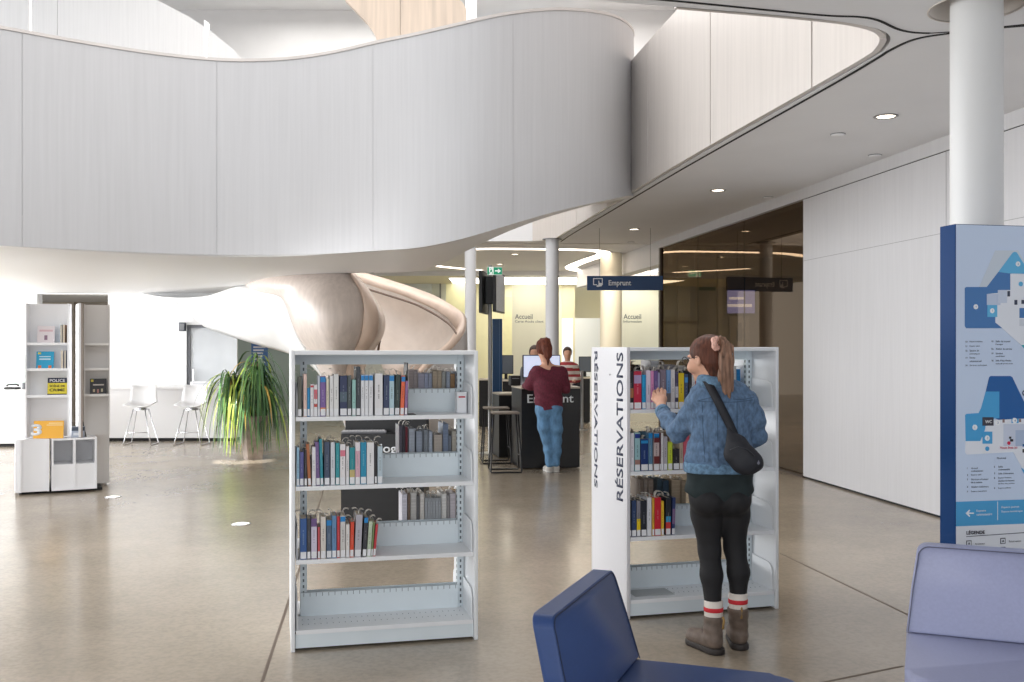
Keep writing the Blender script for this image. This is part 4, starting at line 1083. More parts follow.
for s_ in (-1, 1):
    b.ell(hp(-.004, s_*.076, -.006), (.018, .008, .030), rot=R, k=.006); b.ell(hp(-.002, s_*.084, -.002), (.009, .006, .016), rot=R, k=.004, sub=True)
    b.ell(hp(.078, s_*.030, .012), (.014, .014, .010), rot=R, k=.01, sub=True)
    b.ell(hp(.056, s_*.045, -.03), (.03, .026, .03), rot=R, k=.02)
neck0 = q(714, 392, .02); b.cap(hp(-.02, 0, -.05), neck0, .052, .056, k=.03)
Ts = [(703,398,.0),(741,398,.01)]
b.cap(q(711,406,.02), q(733,406,.03), .070, .070, sc=(1,.8,1)); b.cap(q(720,405,.01), q(719,462,.02), .115, .115, sc=(1,.72,1), k=.05); b.cap(q(710,470,.02), q(731,470,.02), .095, .095, k=.05)
shL = q(702,401,.03); elL = q(678,432,.16); wrL = q(661.5,408,.40)
b.chain([shL, elL], [.044, .038], k=.03); b.chain([elL, wrL], [.038, .026], k=.02)
shR = q(744,404,.03); elR = q(757,437,.06); wrR = q(740,446,.27)
b.chain([shR, elR], [.042, .036], k=.03); b.chain([elR, wrR], [.038, .026], k=.02)
# left hand reaching the book spines: palm, four fingers, thumb
hdY = .50
def hq(px, py, dy=0): return P(px, py, 5.0+hdY+dy)
b.cap(wrL, hq(661, 402, -.04), .024, .027, k=.02); b.cap(hq(658.5, 399, -.02), hq(663.5, 398.5, -.02), .021, .021, k=.02)
for base, mid, tip in (((656,396.5,-.0),(653.8,393.2,.03),(654.6,390.6,.058)), ((658.8,395.3,-.0),(657.4,390.6,.03),(658.2,388.2,.062)), ((661.8,395,-.0),(661.4,390.2,.03),(661.6,388.4,.062)), ((664.6,396,-.0),(665.0,391.6,.028),(664.6,390.0,.055))):
    b.chain([hq(*base), hq(*mid), hq(*tip)], [.0095, .0088, .0072], k=.004)
b.chain([hq(656.5,402,-.03), hq(653.2,399,.0), hq(653.0,395.8,.03)], [.012, .010, .008], k=.008)
# right hand, hidden in front of the body, loosely curled
b.cap(wrR, wrR+Vector((-.03,.05,0)), .024, .026, k=.015)
for k_ in range(4):
    o_ = wrR+Vector((-.035-.006*k_, .07, .022-.016*k_)); b.chain([o_, o_+Vector((-.012,.03,-.006)), o_+Vector((-.03,.028,-.01))], [.009,.0085,.0075], k=.004)
o_ = wrR+Vector((-.01,.05,.03)); b.chain([o_, o_+Vector((-.01,.03,.012)), o_+Vector((-.025,.04,.008))], [.011,.0095,.008], k=.006)
# legs
hipL = q(706,488,.02); kneeL = q(709.5,550,.04); ankL = q(713.5,615,-.0)
hipR = q(733,488,.03); kneeR = q(735,548,.06); ankR = q(738,608,.03)
Lg = [(hipL, .092), (q(707,515,.03), .078), (kneeL, .054), (q(711.5,575,.02), .054), (ankL, .036)]
Rg = [(hipR, .092), (q(734,515,.04), .076), (kneeR, .053), (q(738.5,572,.03), .053), (ankR, .036)]
for g_ in (Lg, Rg): b.chain([x[0] for x in g_], [x[1]-.006 for x in g_], k=.02)
hL = FL(719.5,655); tL = FL(695,645); hR_ = FL(740.5,650.5); tR = FL(733,637)
for h_, t_, a_ in ((hL, tL, ankL), (hR_, tR, ankR)):
    dd = (t_-h_).normalized(); b.cap(a_, h_+dd*.055+Vector((0,0,.06)), .03, .028); b.cap(h_+dd*.05+Vector((0,0,.05)), h_+dd*.18+Vector((0,0,.045)), .026, .024)
ec = [hp(.08, .03, .012), hp(.08, -.03, .012)]
def pickface(c):
    d = np.zeros(len(c)); l = np.array(hp(.092, 0, -.054)[:]); d[(np.linalg.norm(c-l, axis=1) < .02)] = 1; return d
b.build('body', [skin, lipm], pr1, pick=pickface)
eyew = mat('eye_white', (232,230,226), .3); iris = mat('eye_iris', (60,50,44), .3)
for s_ in (-1, 1):
    c = hp(.066, s_*.030, .012)
    mb = MB(); mb.lathe([(.0001,-.0125)]+[(.0125*math.sin(a), -.0125*math.cos(a)) for a in [math.pi*k/10 for k in range(1,8)]], 16, Matrix.Translation(c) @ face_d.to_track_quat('Z', 'Y').to_matrix().to_4x4())
    mb.mat(1).lathe([(.0125*math.sin(a), -.0125*math.cos(a)) for a in [math.pi*k/10 for k in (7,8,9)]]+[(.0001,.0125)], 16, Matrix.Translation(c) @ face_d.to_track_quat('Z', 'Y').to_matrix().to_4x4())
    mb.build('eye', [eyew, iris], pr1, smooth='all')
# glasses
gm = mat('dark_glasses_frame', (36,34,36), .3); mb = MB()
for s_ in (-1, 1):
    mb.tube([hp(.105, s_*.034, .012)+side*.024*math.cos(a)+upv*.019*math.sin(a) for a in [2*math.pi*k/20 for k in range(20)]], .0022, 6, closed=True)
    mb.tube([hp(.104, s_*.058, .016), hp(.06, s_*.074, .014), hp(-.01, s_*.08, .012)], .002, 6)
mb.tube([hp(.105, -.010, .016), hp(.108, 0, .019), hp(.105, .010, .016)], .002, 6); mb.build('glasses', gm, pr1, smooth='all')
# hair: cap swept back, high ponytail
hairm = hairmat('auburn_hair', (84,50,38), .3, (60,60,9))
hb = SDF(.005); hb.k = .02
hb.ell(hp(-.016, 0, .034), (.096, .080, .089), rot=R); hb.cap(hp(-.055, .03, -.02), hp(-.045, .0, -.07), .045, .04, k=.03)
hb.cap(hp(-.045, .0, -.03), hp(-.04, 0, -.07), .064, .048, k=.03); hb.cap(hp(-.03, .05, .06), q(715,343.5,-.03), .045, .03, k=.04)
tl = q(715,343.0,-.045)
def hdisp(X, Y, Z): return .0016*np.sin(150*(X*.8+Y*.6)+20*Z)+.001*np.sin(320*(X-Y*.5)+35*Z)
def hclip(X, Y, Z):
    f = (X-hd.x)*face_d.x+(Y-hd.y)*face_d.y+(Z-hd.z)*face_d.z
    s = (X-hd.x)*side.x+(Y-hd.y)*side.y
    u = (X-hd.x)*upv.x+(Y-hd.y)*upv.y+(Z-hd.z)*upv.z
    return f-np.interp(u, [-.1,-.03,-.005,.02,.045,.07], [-.04,-.022,.002,.045,.066,.2])
hair = hb.build('hair', [hairm], pr1, disp=hdisp, clip=hclip)
pm = hairmat('ponytail_hair', (122,94,78), .3, (70,70,4))
pt_ = SDF(.0045); pt_.k = .02
pt_.chain([tl, q(721,341,-.085), q(726.5,348,-.11), q(726.5,362,-.12), q(725.5,376,-.125), q(727.5,388,-.125), q(729.3,397,-.125)], [.014,.016,.023,.031,.030,.020,.006], sc=(1,.65,1), k=.025)
pt_.build('ponytail', [pm], hair, disp=lambda X, Y, Z: .0022*np.sin(260*X+25*Z+60*Y)+.0015*np.sin(520*X-18*Z))
sc_ = SDF(.0035); sc_.k = .006
ax_ = Vector((.75,-.6,.1)).normalized(); e1 = ax_.orthogonal().normalized(); e2 = ax_.cross(e1)
cc = tl+Vector((-.006,-.055,-.003))
for k_ in range(12):
    a0 = 2*math.pi*k_/12; r_ = .022+.003*(k_ % 2); sc_.ell(cc+e1*r_*math.cos(a0)+e2*r_*math.sin(a0)+ax_*.004*((k_ % 3)-1), (.013,.013,.0145))
sc_.build('scrunchie', [mat('pink_scrunchie', (224,176,160), .7, var=.12, scale=(90,90,90))], pr1)

# leggings
lg = SDF(.006); lg.k = .025
for g_ in (Lg, Rg): lg.chain([x[0] for x in g_], [x[1] for x in g_])
lg.cap(q(710,482,.02), q(731,482,.02), .1, .1, sc=(1,.95,1)); 
lg.ell(q(708,500,-.03), (.09,.09,.08)); lg.ell(q(733,500,-.02), (.09,.09,.08))
zl_ = P(713,603,5).z; zr_ = P(738,596.5,5.0).z; xm = q(724.5,600).x
lg.build('leggings', [legging], pr1, clip=lambda X, Y, Z: np.where(X < xm, zl_-Z, zr_-Z)+0*Y)
# shirt tail under the jacket
sh = SDF(.006); sh.k = .03
sh.cap(q(708,470,.02), q(732,470,.02), .107, .107, sc=(1,.98,1)); sh.cap(q(705,492,.0), q(733.5,492,.01), .100, .100, sc=(1,1.05,1))
zt_ = q(0,464).z; zb_ = q(0,505).z; xc_ = q(718,0).x
sh.build('shirt', [shirtm], pr1, clip=lambda X, Y, Z: np.maximum(Z-zt_, (zb_+.9*np.maximum(np.abs(X-xc_)-.03,0)**1.3)-Z)+0*Y, disp=lambda X, Y, Z: .003*np.sin(40*X+9*Z))
# jacket
jk = SDF(.0058); jk.k = .03
jk.cap(q(709,398,.01), q(738,398,.02), .066, .064, sc=(1,.85,1), k=.04)
jk.cap(q(720,408,.02), q(719.5,452,.02), .150, .152, sc=(1,.70,1), k=.05)
jk.cap(q(707,462,.02), q(733,462,.02), .110, .108, sc=(1,1,1), k=.04)
jk.chain([q(702,398,.02), q(690,418,.09), elL], [.066, .060, .054], k=.03); jk.chain([elL, q(669,421,.28), P(661.8,409.5,5.40)], [.052, .046, .037], k=.02)
jk.chain([q(746,402,.02), q(753,419,.03), elR], [.060, .055, .046], k=.03); jk.chain([elR, P(741,446,5.25)], [.048, .038], k=.02)
nk = q(714,385,.02)
jz = q(0,467).z
def jdisp(X, Y, Z):
    a = .0045*np.sin(58*Z+17*X+11*Y)*np.sin(23*X-31*Z+9*Y)+.0030*np.sin(95*Z-40*X+28*Y)*np.sin(31*X+22*Z)+.0012*np.sin(140*X+60*Z)
    return a
def jclip(X, Y, Z):
    k = np.sqrt((X-nk.x)**2+(Y-nk.y)**2+((Z-nk.z-.015))**2*.6)
    return np.maximum(np.maximum(.058-k, -9), np.maximum(jz-Z, -9))
jacket = jk.build('denim_jacket', [denim], pr1, disp=jdisp, clip=jclip)
# jacket collar, hem band, seams, cuffs
cs_ = SDF(.005); cs_.k = .012
N_ = 18
for k_ in range(N_):
    a0 = 2*math.pi*k_/N_; a1 = 2*math.pi*(k_+1)/N_
    f = lambda a: Vector((nk.x+.070*math.cos(a), nk.y+.064*math.sin(a), nk.z+.012-.022*math.sin(a)*-0))
    cs_.cap(f(a0), f(a1), .018, .018, sc=(1,1,2.0))
cs_.build('collar', [denim_d], jacket, disp=lambda X, Y, Z: .001*np.sin(90*X))
hb_ = SDF(.005); hb_.k = .03
hb_.cap(q(706.5,467,.02), q(733.5,467,.02), .1155, .1135, sc=(1,1,1)); z0_ = q(0,472.5).z; z1_ = q(0,462).z
hb_.build('hem_band', [denim_d], jacket, clip=lambda X, Y, Z: np.maximum(Z-z1_, z0_-Z)+0*X+0*Y, disp=lambda X, Y, Z: .0012*np.sin(120*X))
def onback(px, py, push=.006):
    """point on the back of the jacket"""
    p = q(px, py); dep = bpy_ray(jacket, p); return Vector((p.x*dep/p.y, dep-push, HC+(p.z-HC)*dep/p.y))
def bpy_ray(o, p):
    org = Vector((0,0,HC)); d = (p-org).normalized(); M = wmat(o).inverted()
    h, loc, nr, ix = o.ray_cast(M @ org, (M.to_3x3() @ d).normalized())
    return (wmat(o) @ loc).y if h else 4.85
bpy.context.view_layer.update()
seamm = mat('denim_seam_thread', (60,84,110), .8)
for pts in (((697,401),(703,399.5),(709,398),(716,397)), ((733,399),(741,399.5),(748,398.5),(754,397)), ((717,402),(717.5,425),(718,460)), ((702,402),(703,430),(705,462)), ((737,402),(737,430),(736,460)), ((697,401),(716,402),(735,402),(753,400))):
    c_ = smooth_curve([Vector((a, b_, 0)) for a, b_ in pts], 5)
    MB().tube([onback(v.x, v.y, .0008) for v in c_], .0018, 5).build('seam', seamm, jacket, smooth='all')
cf = (P(661.8,409.5,5.40)-q(669,421,.28)).normalized(); c0 = P(662.6,411.5,5.37)
MB().tube([c0-cf*.022, c0-cf*.018, c0+cf*.014, c0+cf*.018], [.034,.0415,.0395,.034], 20).build('cuff', denim_d, jacket, smooth='all')
# socks and boots
for a_, ank, zt, h_, t_ in ((0, ankL, zl_, hL, tL), (1, ankR, zr_, hR_, tR)):
    mb = MB(); r = .046; base = Vector((ank.x, ank.y, 0)); dz = zt+.012
    ring = lambda z, rr: (rr, z)
    M = Matrix.Translation(base)
    s_ = MB().lathe([(r-.010, dz-.105), (r, dz-.075), (r+.001, dz-.03), (r+.001, dz), (r-.006, dz+.002)], 24, M); so = s_.build('sock', sockm, pr1, smooth='all')
    MB().lathe([(r+.001, dz-.052), (r+.0028, dz-.051), (r+.0028, dz-.031), (r+.001, dz-.030)], 24, M, cap=False).build('red_stripe', redm, so, smooth='all')
    d_ = (t_-h_); d_.z = 0; L_ = .235; d_.normalize(); h2 = h_+d_*.03
    bt = SDF(.0048); bt.k = .02
    zs = dz-.075
    bt.cap(Vector((ank.x, ank.y, zs)), Vector((h2.x, h2.y, .085))+d_*.02, .053, .046, k=.02)
    bt.cap(h2+Vector((0,0,.055))+d_*.01, h2+d_*.16+Vector((0,0,.048)), .043, .042, k=.025); bt.cap(h2+d_*.10+Vector((0,0,.06)), h2+d_*.175+Vector((0,0,.045)), .038, .036, k=.02)
    boot = bt.build('boot', [bootm], pr1, clip=lambda X, Y, Z: np.maximum(Z-zs, .022-Z)+0*X+0*Y, disp=lambda X, Y, Z: .0016*np.sin(110*Z+30*X)*(Z > .07))
    sd = SDF(.0045); sd.k = .01
    sd.cap(h2+Vector((0,0,.015)), h2+d_*.17+Vector((0,0,.015)), .047, .044, k=.01)
    sd.build('sole', [solem], boot, clip=lambda X, Y, Z: np.maximum(Z-.032, .0005-Z)+0*X+0*Y)
    # pull tab and laces
    bk = h2-d_*.048
    MB().tube([Vector((bk.x, bk.y, zs-.045))-d_*.008, Vector((bk.x, bk.y, zs+.0))-d_*.016, Vector((bk.x, bk.y, zs+.015))-d_*.006], .006, 6).build('pull_tab', mat('tan_tab', (150,120,70), .7), boot, smooth='all')
# bag with strap across the back
bag = thing('crossbody_bag', 'black crossbody bag slung over the denim jacket', 'bag', (q(745, 476).x, 4.85, q(745, 476).z))
bs = SDF(.005); bs.k = .03
bs.cap(P(737,446,4.83), P(752,462,4.83), .050, .056, sc=(1,.62,1), k=.03); bs.cap(P(735,455,4.83), P(742,461,4.83), .05, .06, sc=(1,.62,1)); bs.cap(P(729,430,4.845), P(737,443,4.835), .014, .04, sc=(1,.5,1), k=.02)
bgo = bs.build('pouch', [bagm], bag, disp=lambda X, Y, Z: .0015*np.sin(50*X+60*Z))
strap = smooth_curve([q(703,382,.04), q(706,379.5,-.035), onback(710,387,.008), onback(717,400,.008), onback(723,412,.008), onback(729,424,.01), Vector(onback(734,436,.02))], 6)
wv = Vector((.018,0,.011))
MB().grid([[p-wv for p in strap], [p+wv for p in strap]]).build('strap', bagm, bag, smooth='all', solid=.003, offset=0)
MB().tube([P(730,450,4.79), P(738,446.5,4.785), P(747,449,4.785), P(755,456,4.79)], .0022, 6).build('zip', mat('zip', (50,52,60), .4), bgo, smooth='all')
MB().add([P(757,463.5,4.79), P(758.6,460,4.79), P(760,463.2,4.79), P(758.4,465,4.79)], [(0,1,2,3)]).build('small_emblem', mat('pale_emblem', (96,98,112), .5), bgo, solid=.002, offset=0)

# second person at the counter
S2 = 12.0
def g(px, py, dy=0): return P(px, py, S2+dy)
p2 = thing('person', 'woman in a burgundy sweater and jeans standing at the Emprunt counter', 'person', (g(551, 0).x, 12.02, 0))
b = SDF(.0085); b.k = .03
h2c = g(543.5, 348.5, .02); b.ell(h2c, (.078,.095,.115)); b.cap(h2c+Vector((0,.04,-.04)), h2c+Vector((-.01,.06,-.08)), .05, .035, k=.03)
b.cap(h2c+Vector((-.005,.1,-.02)), h2c+Vector((-.005,.108,-.035)), .01, .014, k=.01)
for s_ in (-1, 1): b.ell(h2c+Vector((s_*.078,.0,-.01)), (.01,.018,.03), k=.006)
b.cap(h2c+Vector((0,-.01,-.08)), g(548,368), .052, .058)
b.cap(g(540,372), g(558,372), .08, .08); b.cap(g(549,376), g(549,405), .13, .13, sc=(1,.75,1), k=.05); b.cap(g(544,410), g(554,410), .09, .09, k=.03)
sl = g(536,371,.0); el = g(529,385,.1); wl = g(525,386,.32); sr = g(562,371,.0); er = g(566,388,.08); wr = g(560,388,.3)
b.chain([sl, el, wl], [.05,.04,.028]); b.chain([sr, er, wr], [.05,.04,.028])
for w3, sg in ((wl, -1), (wr, 1)):
    b.cap(w3, w3+Vector((0,.07,-.005)), .028, .03, k=.015)
    for k_ in range(4):
        o_ = w3+Vector((-.024+.016*k_, .10, -.004)); b.chain([o_, o_+Vector((0,.035,.002)), o_+Vector((0,.055+.004*(k_ in (1,2)),-.012))], [.0095,.009,.008], k=.004)
    o_ = w3+Vector((-sg*.022,.05,.0)); b.chain([o_, o_+Vector((-sg*.022,.03,0)), o_+Vector((-sg*.024,.055,-.005))], [.012,.0105,.009], k=.006)
L2 = [(g(543.5,412), .088), (g(544.5,428), .080), (g(547,440,.02), .062), (g(549,450), .06), (g(549.5,464), .048)]
R2_ = [(g(554.5,412), .088), (g(556,428), .079), (g(556.5,440,.02), .06), (g(556.5,450), .057), (g(556,463), .046)]
for g_ in (L2, R2_): b.chain([x[0] for x in g_], [x[1]-.012 for x in g_])
b.build('body', [skin], p2)
hm = hairmat('dark_auburn_hair', (96,50,36), .3, (50,50,6)); h = SDF(.008); h.k = .03
h.ell(h2c+Vector((.0,-.02,.02)), (.092,.104,.112)); h.cap(h2c+Vector((.035,-.09,.09)), h2c+Vector((.045,-.13,.0)), .045, .05); h.chain([h2c+Vector((.045,-.13,.0)), h2c+Vector((.05,-.14,-.08)), h2c+Vector((.045,-.14,-.2))], [.05,.036,.008], sc=(1,.7,1))
h.build('hair', [hm], p2, disp=lambda X, Y, Z: .003*np.sin(130*X+9*Z+20*Y), clip=lambda X, Y, Z: np.minimum((Y-h2c.y-.045)+0*X, (h2c.z+.07-Z)+0*X)+0*Z)
j = SDF(.008); j.k = .04
j.cap(g(540,373), g(558,373), .095, .09); j.cap(g(548,382), g(549,408), .172, .168, sc=(1,.72,1), k=.05); 
j.chain([g(536.5,373), g(530.5,384,.08), g(525.5,386,.3)], [.085,.072,.045], k=.03); j.chain([g(561.5,373), g(565,388,.06), g(561,389,.26)], [.082,.066,.045], k=.03)
zc = g(0,411).z; n2c = h2c+Vector((.01,-.01,-.13))
j.build('sweater', [burg], p2, clip=lambda X, Y, Z: np.maximum(zc-.03*np.sin(9*X)-Z, .055-np.sqrt((X-n2c.x)**2+(Y-n2c.y)**2+(Z-n2c.z-.02)**2)), disp=lambda X, Y, Z: .006*np.sin(26*Z+12*X)*np.sin(17*X-8*Z)+.003*np.sin(60*Z+30*X))
j = SDF(.008); j.k = .03
for g_ in (L2, R2_): j.chain([x[0] for x in g_], [x[1] for x in g_])
j.cap(g(544,408), g(553.5,408), .112, .112, sc=(1,1,1)); zc2 = g(0,404).z; zf = .09
j.build('jeans', [jeanm], p2, clip=lambda X, Y, Z: np.maximum(Z-zc2, zf-Z)+0*X+0*Y, disp=lambda X, Y, Z: .003*np.sin(45*Z+10*X))
for hx, hy, tx_, ty_ in ((550, 472.5, 543.5, 469.5), (556, 472.3, 555.5, 468)):
    a_ = FL(hx, hy); c_ = FL(tx_, ty_); d_ = (c_-a_); d_.z = 0; d_.normalize()
    s_ = SDF(.007); s_.k = .02; s_.cap(a_+Vector((0,0,.04))+d_*.03, a_+d_*.2+Vector((0,0,.03)), .042, .036); s_.cap(a_+d_*.03+Vector((0,0,.05)), a_+d_*.04+Vector((0,0,.09)), .042, .04)
    tr = s_.build('trainer', [shoem], p2, clip=lambda X, Y, Z: np.maximum(Z-.11, .012-Z)+0*X+0*Y)
    s_ = SDF(.006); s_.k = .01; s_.cap(a_+d_*.03+Vector((0,0,.01)), a_+d_*.2+Vector((0,0,.01)), .044, .039); s_.build('sole', [mat('white_sole', (222,220,216), .6)], tr, clip=lambda X, Y, Z: np.maximum(Z-.02, .001-Z)+0*X+0*Y)
# ---------------------------------------------------------------- counter "Emprunt" and its surroundings
EA = .2
E0 = FL(521.5, 469.5); EM = Matrix.Translation(E0) @ Matrix.Rotation(EA, 4, 'Z')
k = thing('self_checkout_counter', 'black counter lettered Emprunt with a pale top, behind the woman in burgundy', 'counter', (EM @ Vector((.37,.3,0)))[:], EA)
KW = .755; KH = 1.035
MB().box(0, 0, .015, KW, .62, KH-.025).build('body', black, k, EM)
MB().rbox(-.006, -.006, KH-.025, KW+.006, .626, KH, .003, 1).build('counter_top', mat('pale_laminate', (196,186,170), .4), k, EM)
T = EM @ frame_xy((0,0,0), (1,0,0), (0,0,1))
text('Emprunt', 'lettering', whitep, T @ Matrix.Translation((.075,.80,.0)), height=.142, width=.60, parent=k, bold=.012, depth=.002)
L0 = FL(499, 458); LM = Matrix.Translation(L0) @ Matrix.Rotation(EA, 4, 'Z')
k = thing('low_counter', 'lower black counter stepping down behind the black stools', 'counter', (LM @ Vector((.15,.2,0)))[:], EA)
MB().box(0, 0, .015, .36, .5, .87).build('body', black, k, LM); MB().rbox(-.004, -.004, .87, .365, .504, .895, .003, 1).build('counter_top', MATS['pale_laminate'], k, LM)
def monitor(c, rot, w, h, label, scr, zb=None, name='monitor', stand=True, emit=.8):
    M = Matrix.Translation(c) @ Matrix.Rotation(rot, 4, 'Z')
    t = thing(name, label, 'screen', c[:], rot)
    z0 = .1 if stand else 0
    MB().rbox(-w/2, -.02, z0, w/2, .02, z0+h, .004, 2).build('housing', blackp, t, M)
    MB().box(-w/2+.012, -.0215, z0+.014, w/2-.012, -.019, z0+h-.012).build('display', mat('display_%d_%d_%d' % scr, scr, .25, emit=emit, var=.05, scale=(9,9,14)) if emit else mat('display_dark', scr, .15), t, M)
    if stand:
        MB().rbox(-.03, .0, .005, .03, .03, .16, .004, 2).build('stand', blackp, t, M); MB().rbox(-.1, -.07, 0, .1, .08, .01, .004, 2).build('foot', blackp, t, M)
    return t
c = EM @ Vector((.34, .36, KH+.001)); monitor(c, EA, .50, .30, 'lit monitor on the Emprunt counter facing the woman in burgundy', (196,204,228))
t = thing('receipt_printer', 'small black receipt printer at the left end of the Emprunt counter', 'printer', (EM @ Vector((.02,.5,KH+.001)))[:], EA)
MB().rbox(-.05, .44, KH+.001, .085, .60, KH+.13, .01, 2).build('housing', blackp, t, EM); MB().box(-.03, .4385, KH+.09, .065, .4405, KH+.1).build('paper_slot', greym, t, EM)
# bar stools, black
def dark_stool(px, py, label, rot):
    c = FL(px, py); M = Matrix.Translation(c) @ Matrix.Rotation(rot, 4, 'Z')
    t = thing('bar_stool', label, 'stool', c[:], rot, 'black stools at the Emprunt counter')
    MB().rbox(-.17, -.15, .715, .17, .15, .74, .01, 3).build('seat', mat('taupe_stool_seat', (128,118,108), .5), t, M, smooth='all')
    for sy in (-1, 1):
        MB().tube([(-.15, sy*.13, .712), (-.19, sy*.17, .02), (-.185, sy*.175, .010), (.185, sy*.175, .010), (.19, sy*.17, .02), (.15, sy*.13, .712)], .010, 8).build('leg_frame', blackp, t, M, smooth='all')
    for sx in (-1, 1): MB().tube([(sx*.179, -.158, .2), (sx*.179, .158, .2)], .008, 8).build('footrest', blackp, t, M, smooth='all')
dark_stool(505, 471.5, 'nearer black bar stool with taupe seat, beside the Emprunt counter', .1)
dark_stool(496, 462.5, 'farther black bar stool with taupe seat, left of the Emprunt counter', .1)
# screens on a pole, blue totem, exit sign
pc = P(490, 300, 14.4); pole = thing('screen_pole', 'grey pole with two back-to-back black screens above the blue totem', 'screen pole', (pc.x, 14.4, 0))
MB().lathe([(.16,0),(.16,.012),(.028,.016),(.028,2.72)], 20, Matrix.Translation((pc.x, 14.4, 0))).build('post', mat('grey_post', (168,168,168), .35, metal=.6), pole, smooth=True)
MB().rbox(pc.x-.07, 14.34, 2.16, pc.x+.07, 14.46, 2.56, .01, 2).build('bracket', blackp, pole)
for x0, y0, x1, y1, zt, zb in ((480.6, 14.0, 487.2, 14.75, 2.62, 2.02), (503.2, 14.95, 494.2, 14.1, 2.62, 2.04)):
    a = P(x0, 300, y0); b2 = P(x1, 300, y1); a.z = b2.z = 0
    if x0 > x1: a, b2 = b2, a
    d = (b2-a); L = d.length; an = math.atan2(d.y, d.x); M = Matrix.Translation((a.x, a.y, 0)) @ Matrix.Rotation(an, 4, 'Z')
    sp = MB().rbox(0, -.025, zb, L, .025, zt, .006, 2).build('screen', blackp, pole, M)
    MB().box(.015, .0245, zb+.02, L-.015, .0265, zt-.02).build('glass', mat('dark_screen_glass', (70,76,82), .12), sp, M) if x0 < 485 else MB().box(.015, -.0265, zb+.02, L-.015, -.0245, zt-.02).build('glass', MATS['dark_screen_glass'], sp, M)
c = FL(497, 450); t = thing('totem', 'narrow dark blue totem panel behind the black stools', 'totem', c[:], .1); M = Matrix.Translation(c) @ Matrix.Rotation(.1, 4, 'Z')
MB().rbox(-.07, -.05, .03, .075, .05, 1.96, .004, 1).build('panel', mat('navy_totem', (22,72,120), .35), t, M); MB().rbox(-.12, -.09, 0, .12, .09, .03, .004, 1).build('base', greym, t, M); MB().box(.030, -.0515, .05, .034, -.049, 1.95).build('edge_line', mat('pale_blue_line', (90,130,170), .4), t, M)
greenx = mat('exit_green', (20,150,110), .35, emit=.35); wx = mat('exit_white', (240,246,242), .4, emit=.5)
greenx2 = mat('exit_green_lit', (20,150,110), .35, emit=3); wx2 = mat('exit_white_lit', (240,246,242), .4, emit=2.2)
def exit_sign(c, w, h, flip, label, rod=True, greenx=greenx, wx=wx):
    t = thing('exit_sign', label, 'exit sign', (c.x, c.y, c.z-h/2))
    mb = MB().rbox(c.x-w/2, c.y-.02, c.z-h/2, c.x+w/2, c.y+.02, c.z+h/2, .004, 1); mb.build('housing', wx, t)
    s = -1 if flip else 1; f = c.y-.0205; X = lambda u: c.x+s*u*w
    def bx(u0, u1, v0, v1, m, d=.001, nm='green_field'):
        a, b = sorted((X(u0), X(u1))); MB().box(a, f-d, c.z+v0*h, b, f, c.z+v1*h).build(nm, m, t)
    bx(-.49, -.37, -.47, .47, greenx); bx(-.08, .49, -.47, .47, greenx); 
    # running figure and arrow
    M = Matrix(((s*w,0,0,c.x),(0,0,-1,f),(0,h,0,c.z),(0,0,0,1)))
    def pl(pts, m, nm): 
        ar = sum(pts[i][0]*pts[(i+1) % len(pts)][1]-pts[(i+1) % len(pts)][0]*pts[i][1] for i in range(len(pts)))
        MB().prism(pts if ar*s > 0 else pts[::-1], .001, .002, M).build(nm, m, t)
    pl([(-.27,.18),(-.19,.18),(-.16,-.05),(-.12,-.38),(-.17,-.38),(-.21,-.1),(-.27,-.15),(-.33,-.36),(-.37,-.34),(-.31,-.05)], greenx, 'running_figure')
    pl([(-.25+.035*math.cos(a), .31+.09*math.sin(a)) for a in [q_*math.pi/5 for q_ in range(10)]], greenx, 'running_figure')
    pl([(.02,-.07),(.22,-.07),(.22,-.3),(.42,0),(.22,.3),(.22,.07),(.02,.07)], wx, 'arrow')
    if rod: MB().tube([(c.x, c.y, c.z+h/2), (c.x, c.y, 3.405)], .008, 8).build('suspension_rod', whitep, t)
exit_sign(P(494.7, 271, 13.8), .208, .108, False, 'green exit sign with running figure and right arrow above the two black screens', rod=False)
MB().tube([(P(492,0,13.8).x, 13.8, P(0,270,13.8).z), (pc.x, 14.1, 2.66), (pc.x, 14.4, 2.68)], .012, 8).build('sign_arm', greym, pole, smooth='all')
exit_sign(P(694.6, 273.5, 18.6), .235, .12, True, 'green exit sign with left arrow seen through the smoked glass', greenx=greenx2, wx=wx2)
# hanging sign
hy = 15.6; a = P(587, 276, hy); b2 = P(662.5, 290.3, hy)
t = thing('hanging_sign', 'navy hanging sign reading Emprunt with a screen icon', 'sign', ((a.x+b2.x)/2, hy, b2.z))
MB().box(a.x, hy-.02, b2.z, b2.x, hy+.02, a.z).build('board', navy, t)
FM = lambda px, py: frame_xy((P(px, py, hy).x, hy-.0205, P(px, py, hy).z), (1,0,0), (0,0,1))
text('Emprunt', 'lettering', whitep, FM(608.5, 287.2), height=7*hy/F, width=22.5*hy/F, parent=t, bold=.025)
s_ = hy/F
def ic(pts, m=whitep):
    M = FM(593, 287.6); q_ = [(x*s_, y*s_) for x, y in pts]
    ar = sum(q_[i][0]*q_[(i+1) % len(q_)][1]-q_[(i+1) % len(q_)][0]*q_[i][1] for i in range(len(q_)))
    MB().prism(q_ if ar > 0 else q_[::-1], 0, .0012, M).build('screen_icon', m, t)
ic([(0,2.4),(0,9.4),(9.6,9.4),(9.6,8.5),(.9,8.5),(.9,3.3),(4,3.3),(4,2.4)]); ic([(8.7,9),(9.6,9),(9.6,2.4),(8.7,2.4)]); ic([(3.5,0.8),(6,.8),(6,2.2),(3.5,2.2)]); ic([(5.2,6.8),(6.1,6.8),(6.3,4.8),(8.8,4.4),(8.8,1.4),(6.4,.9),(5.0,2.8),(5.4,3.6)])
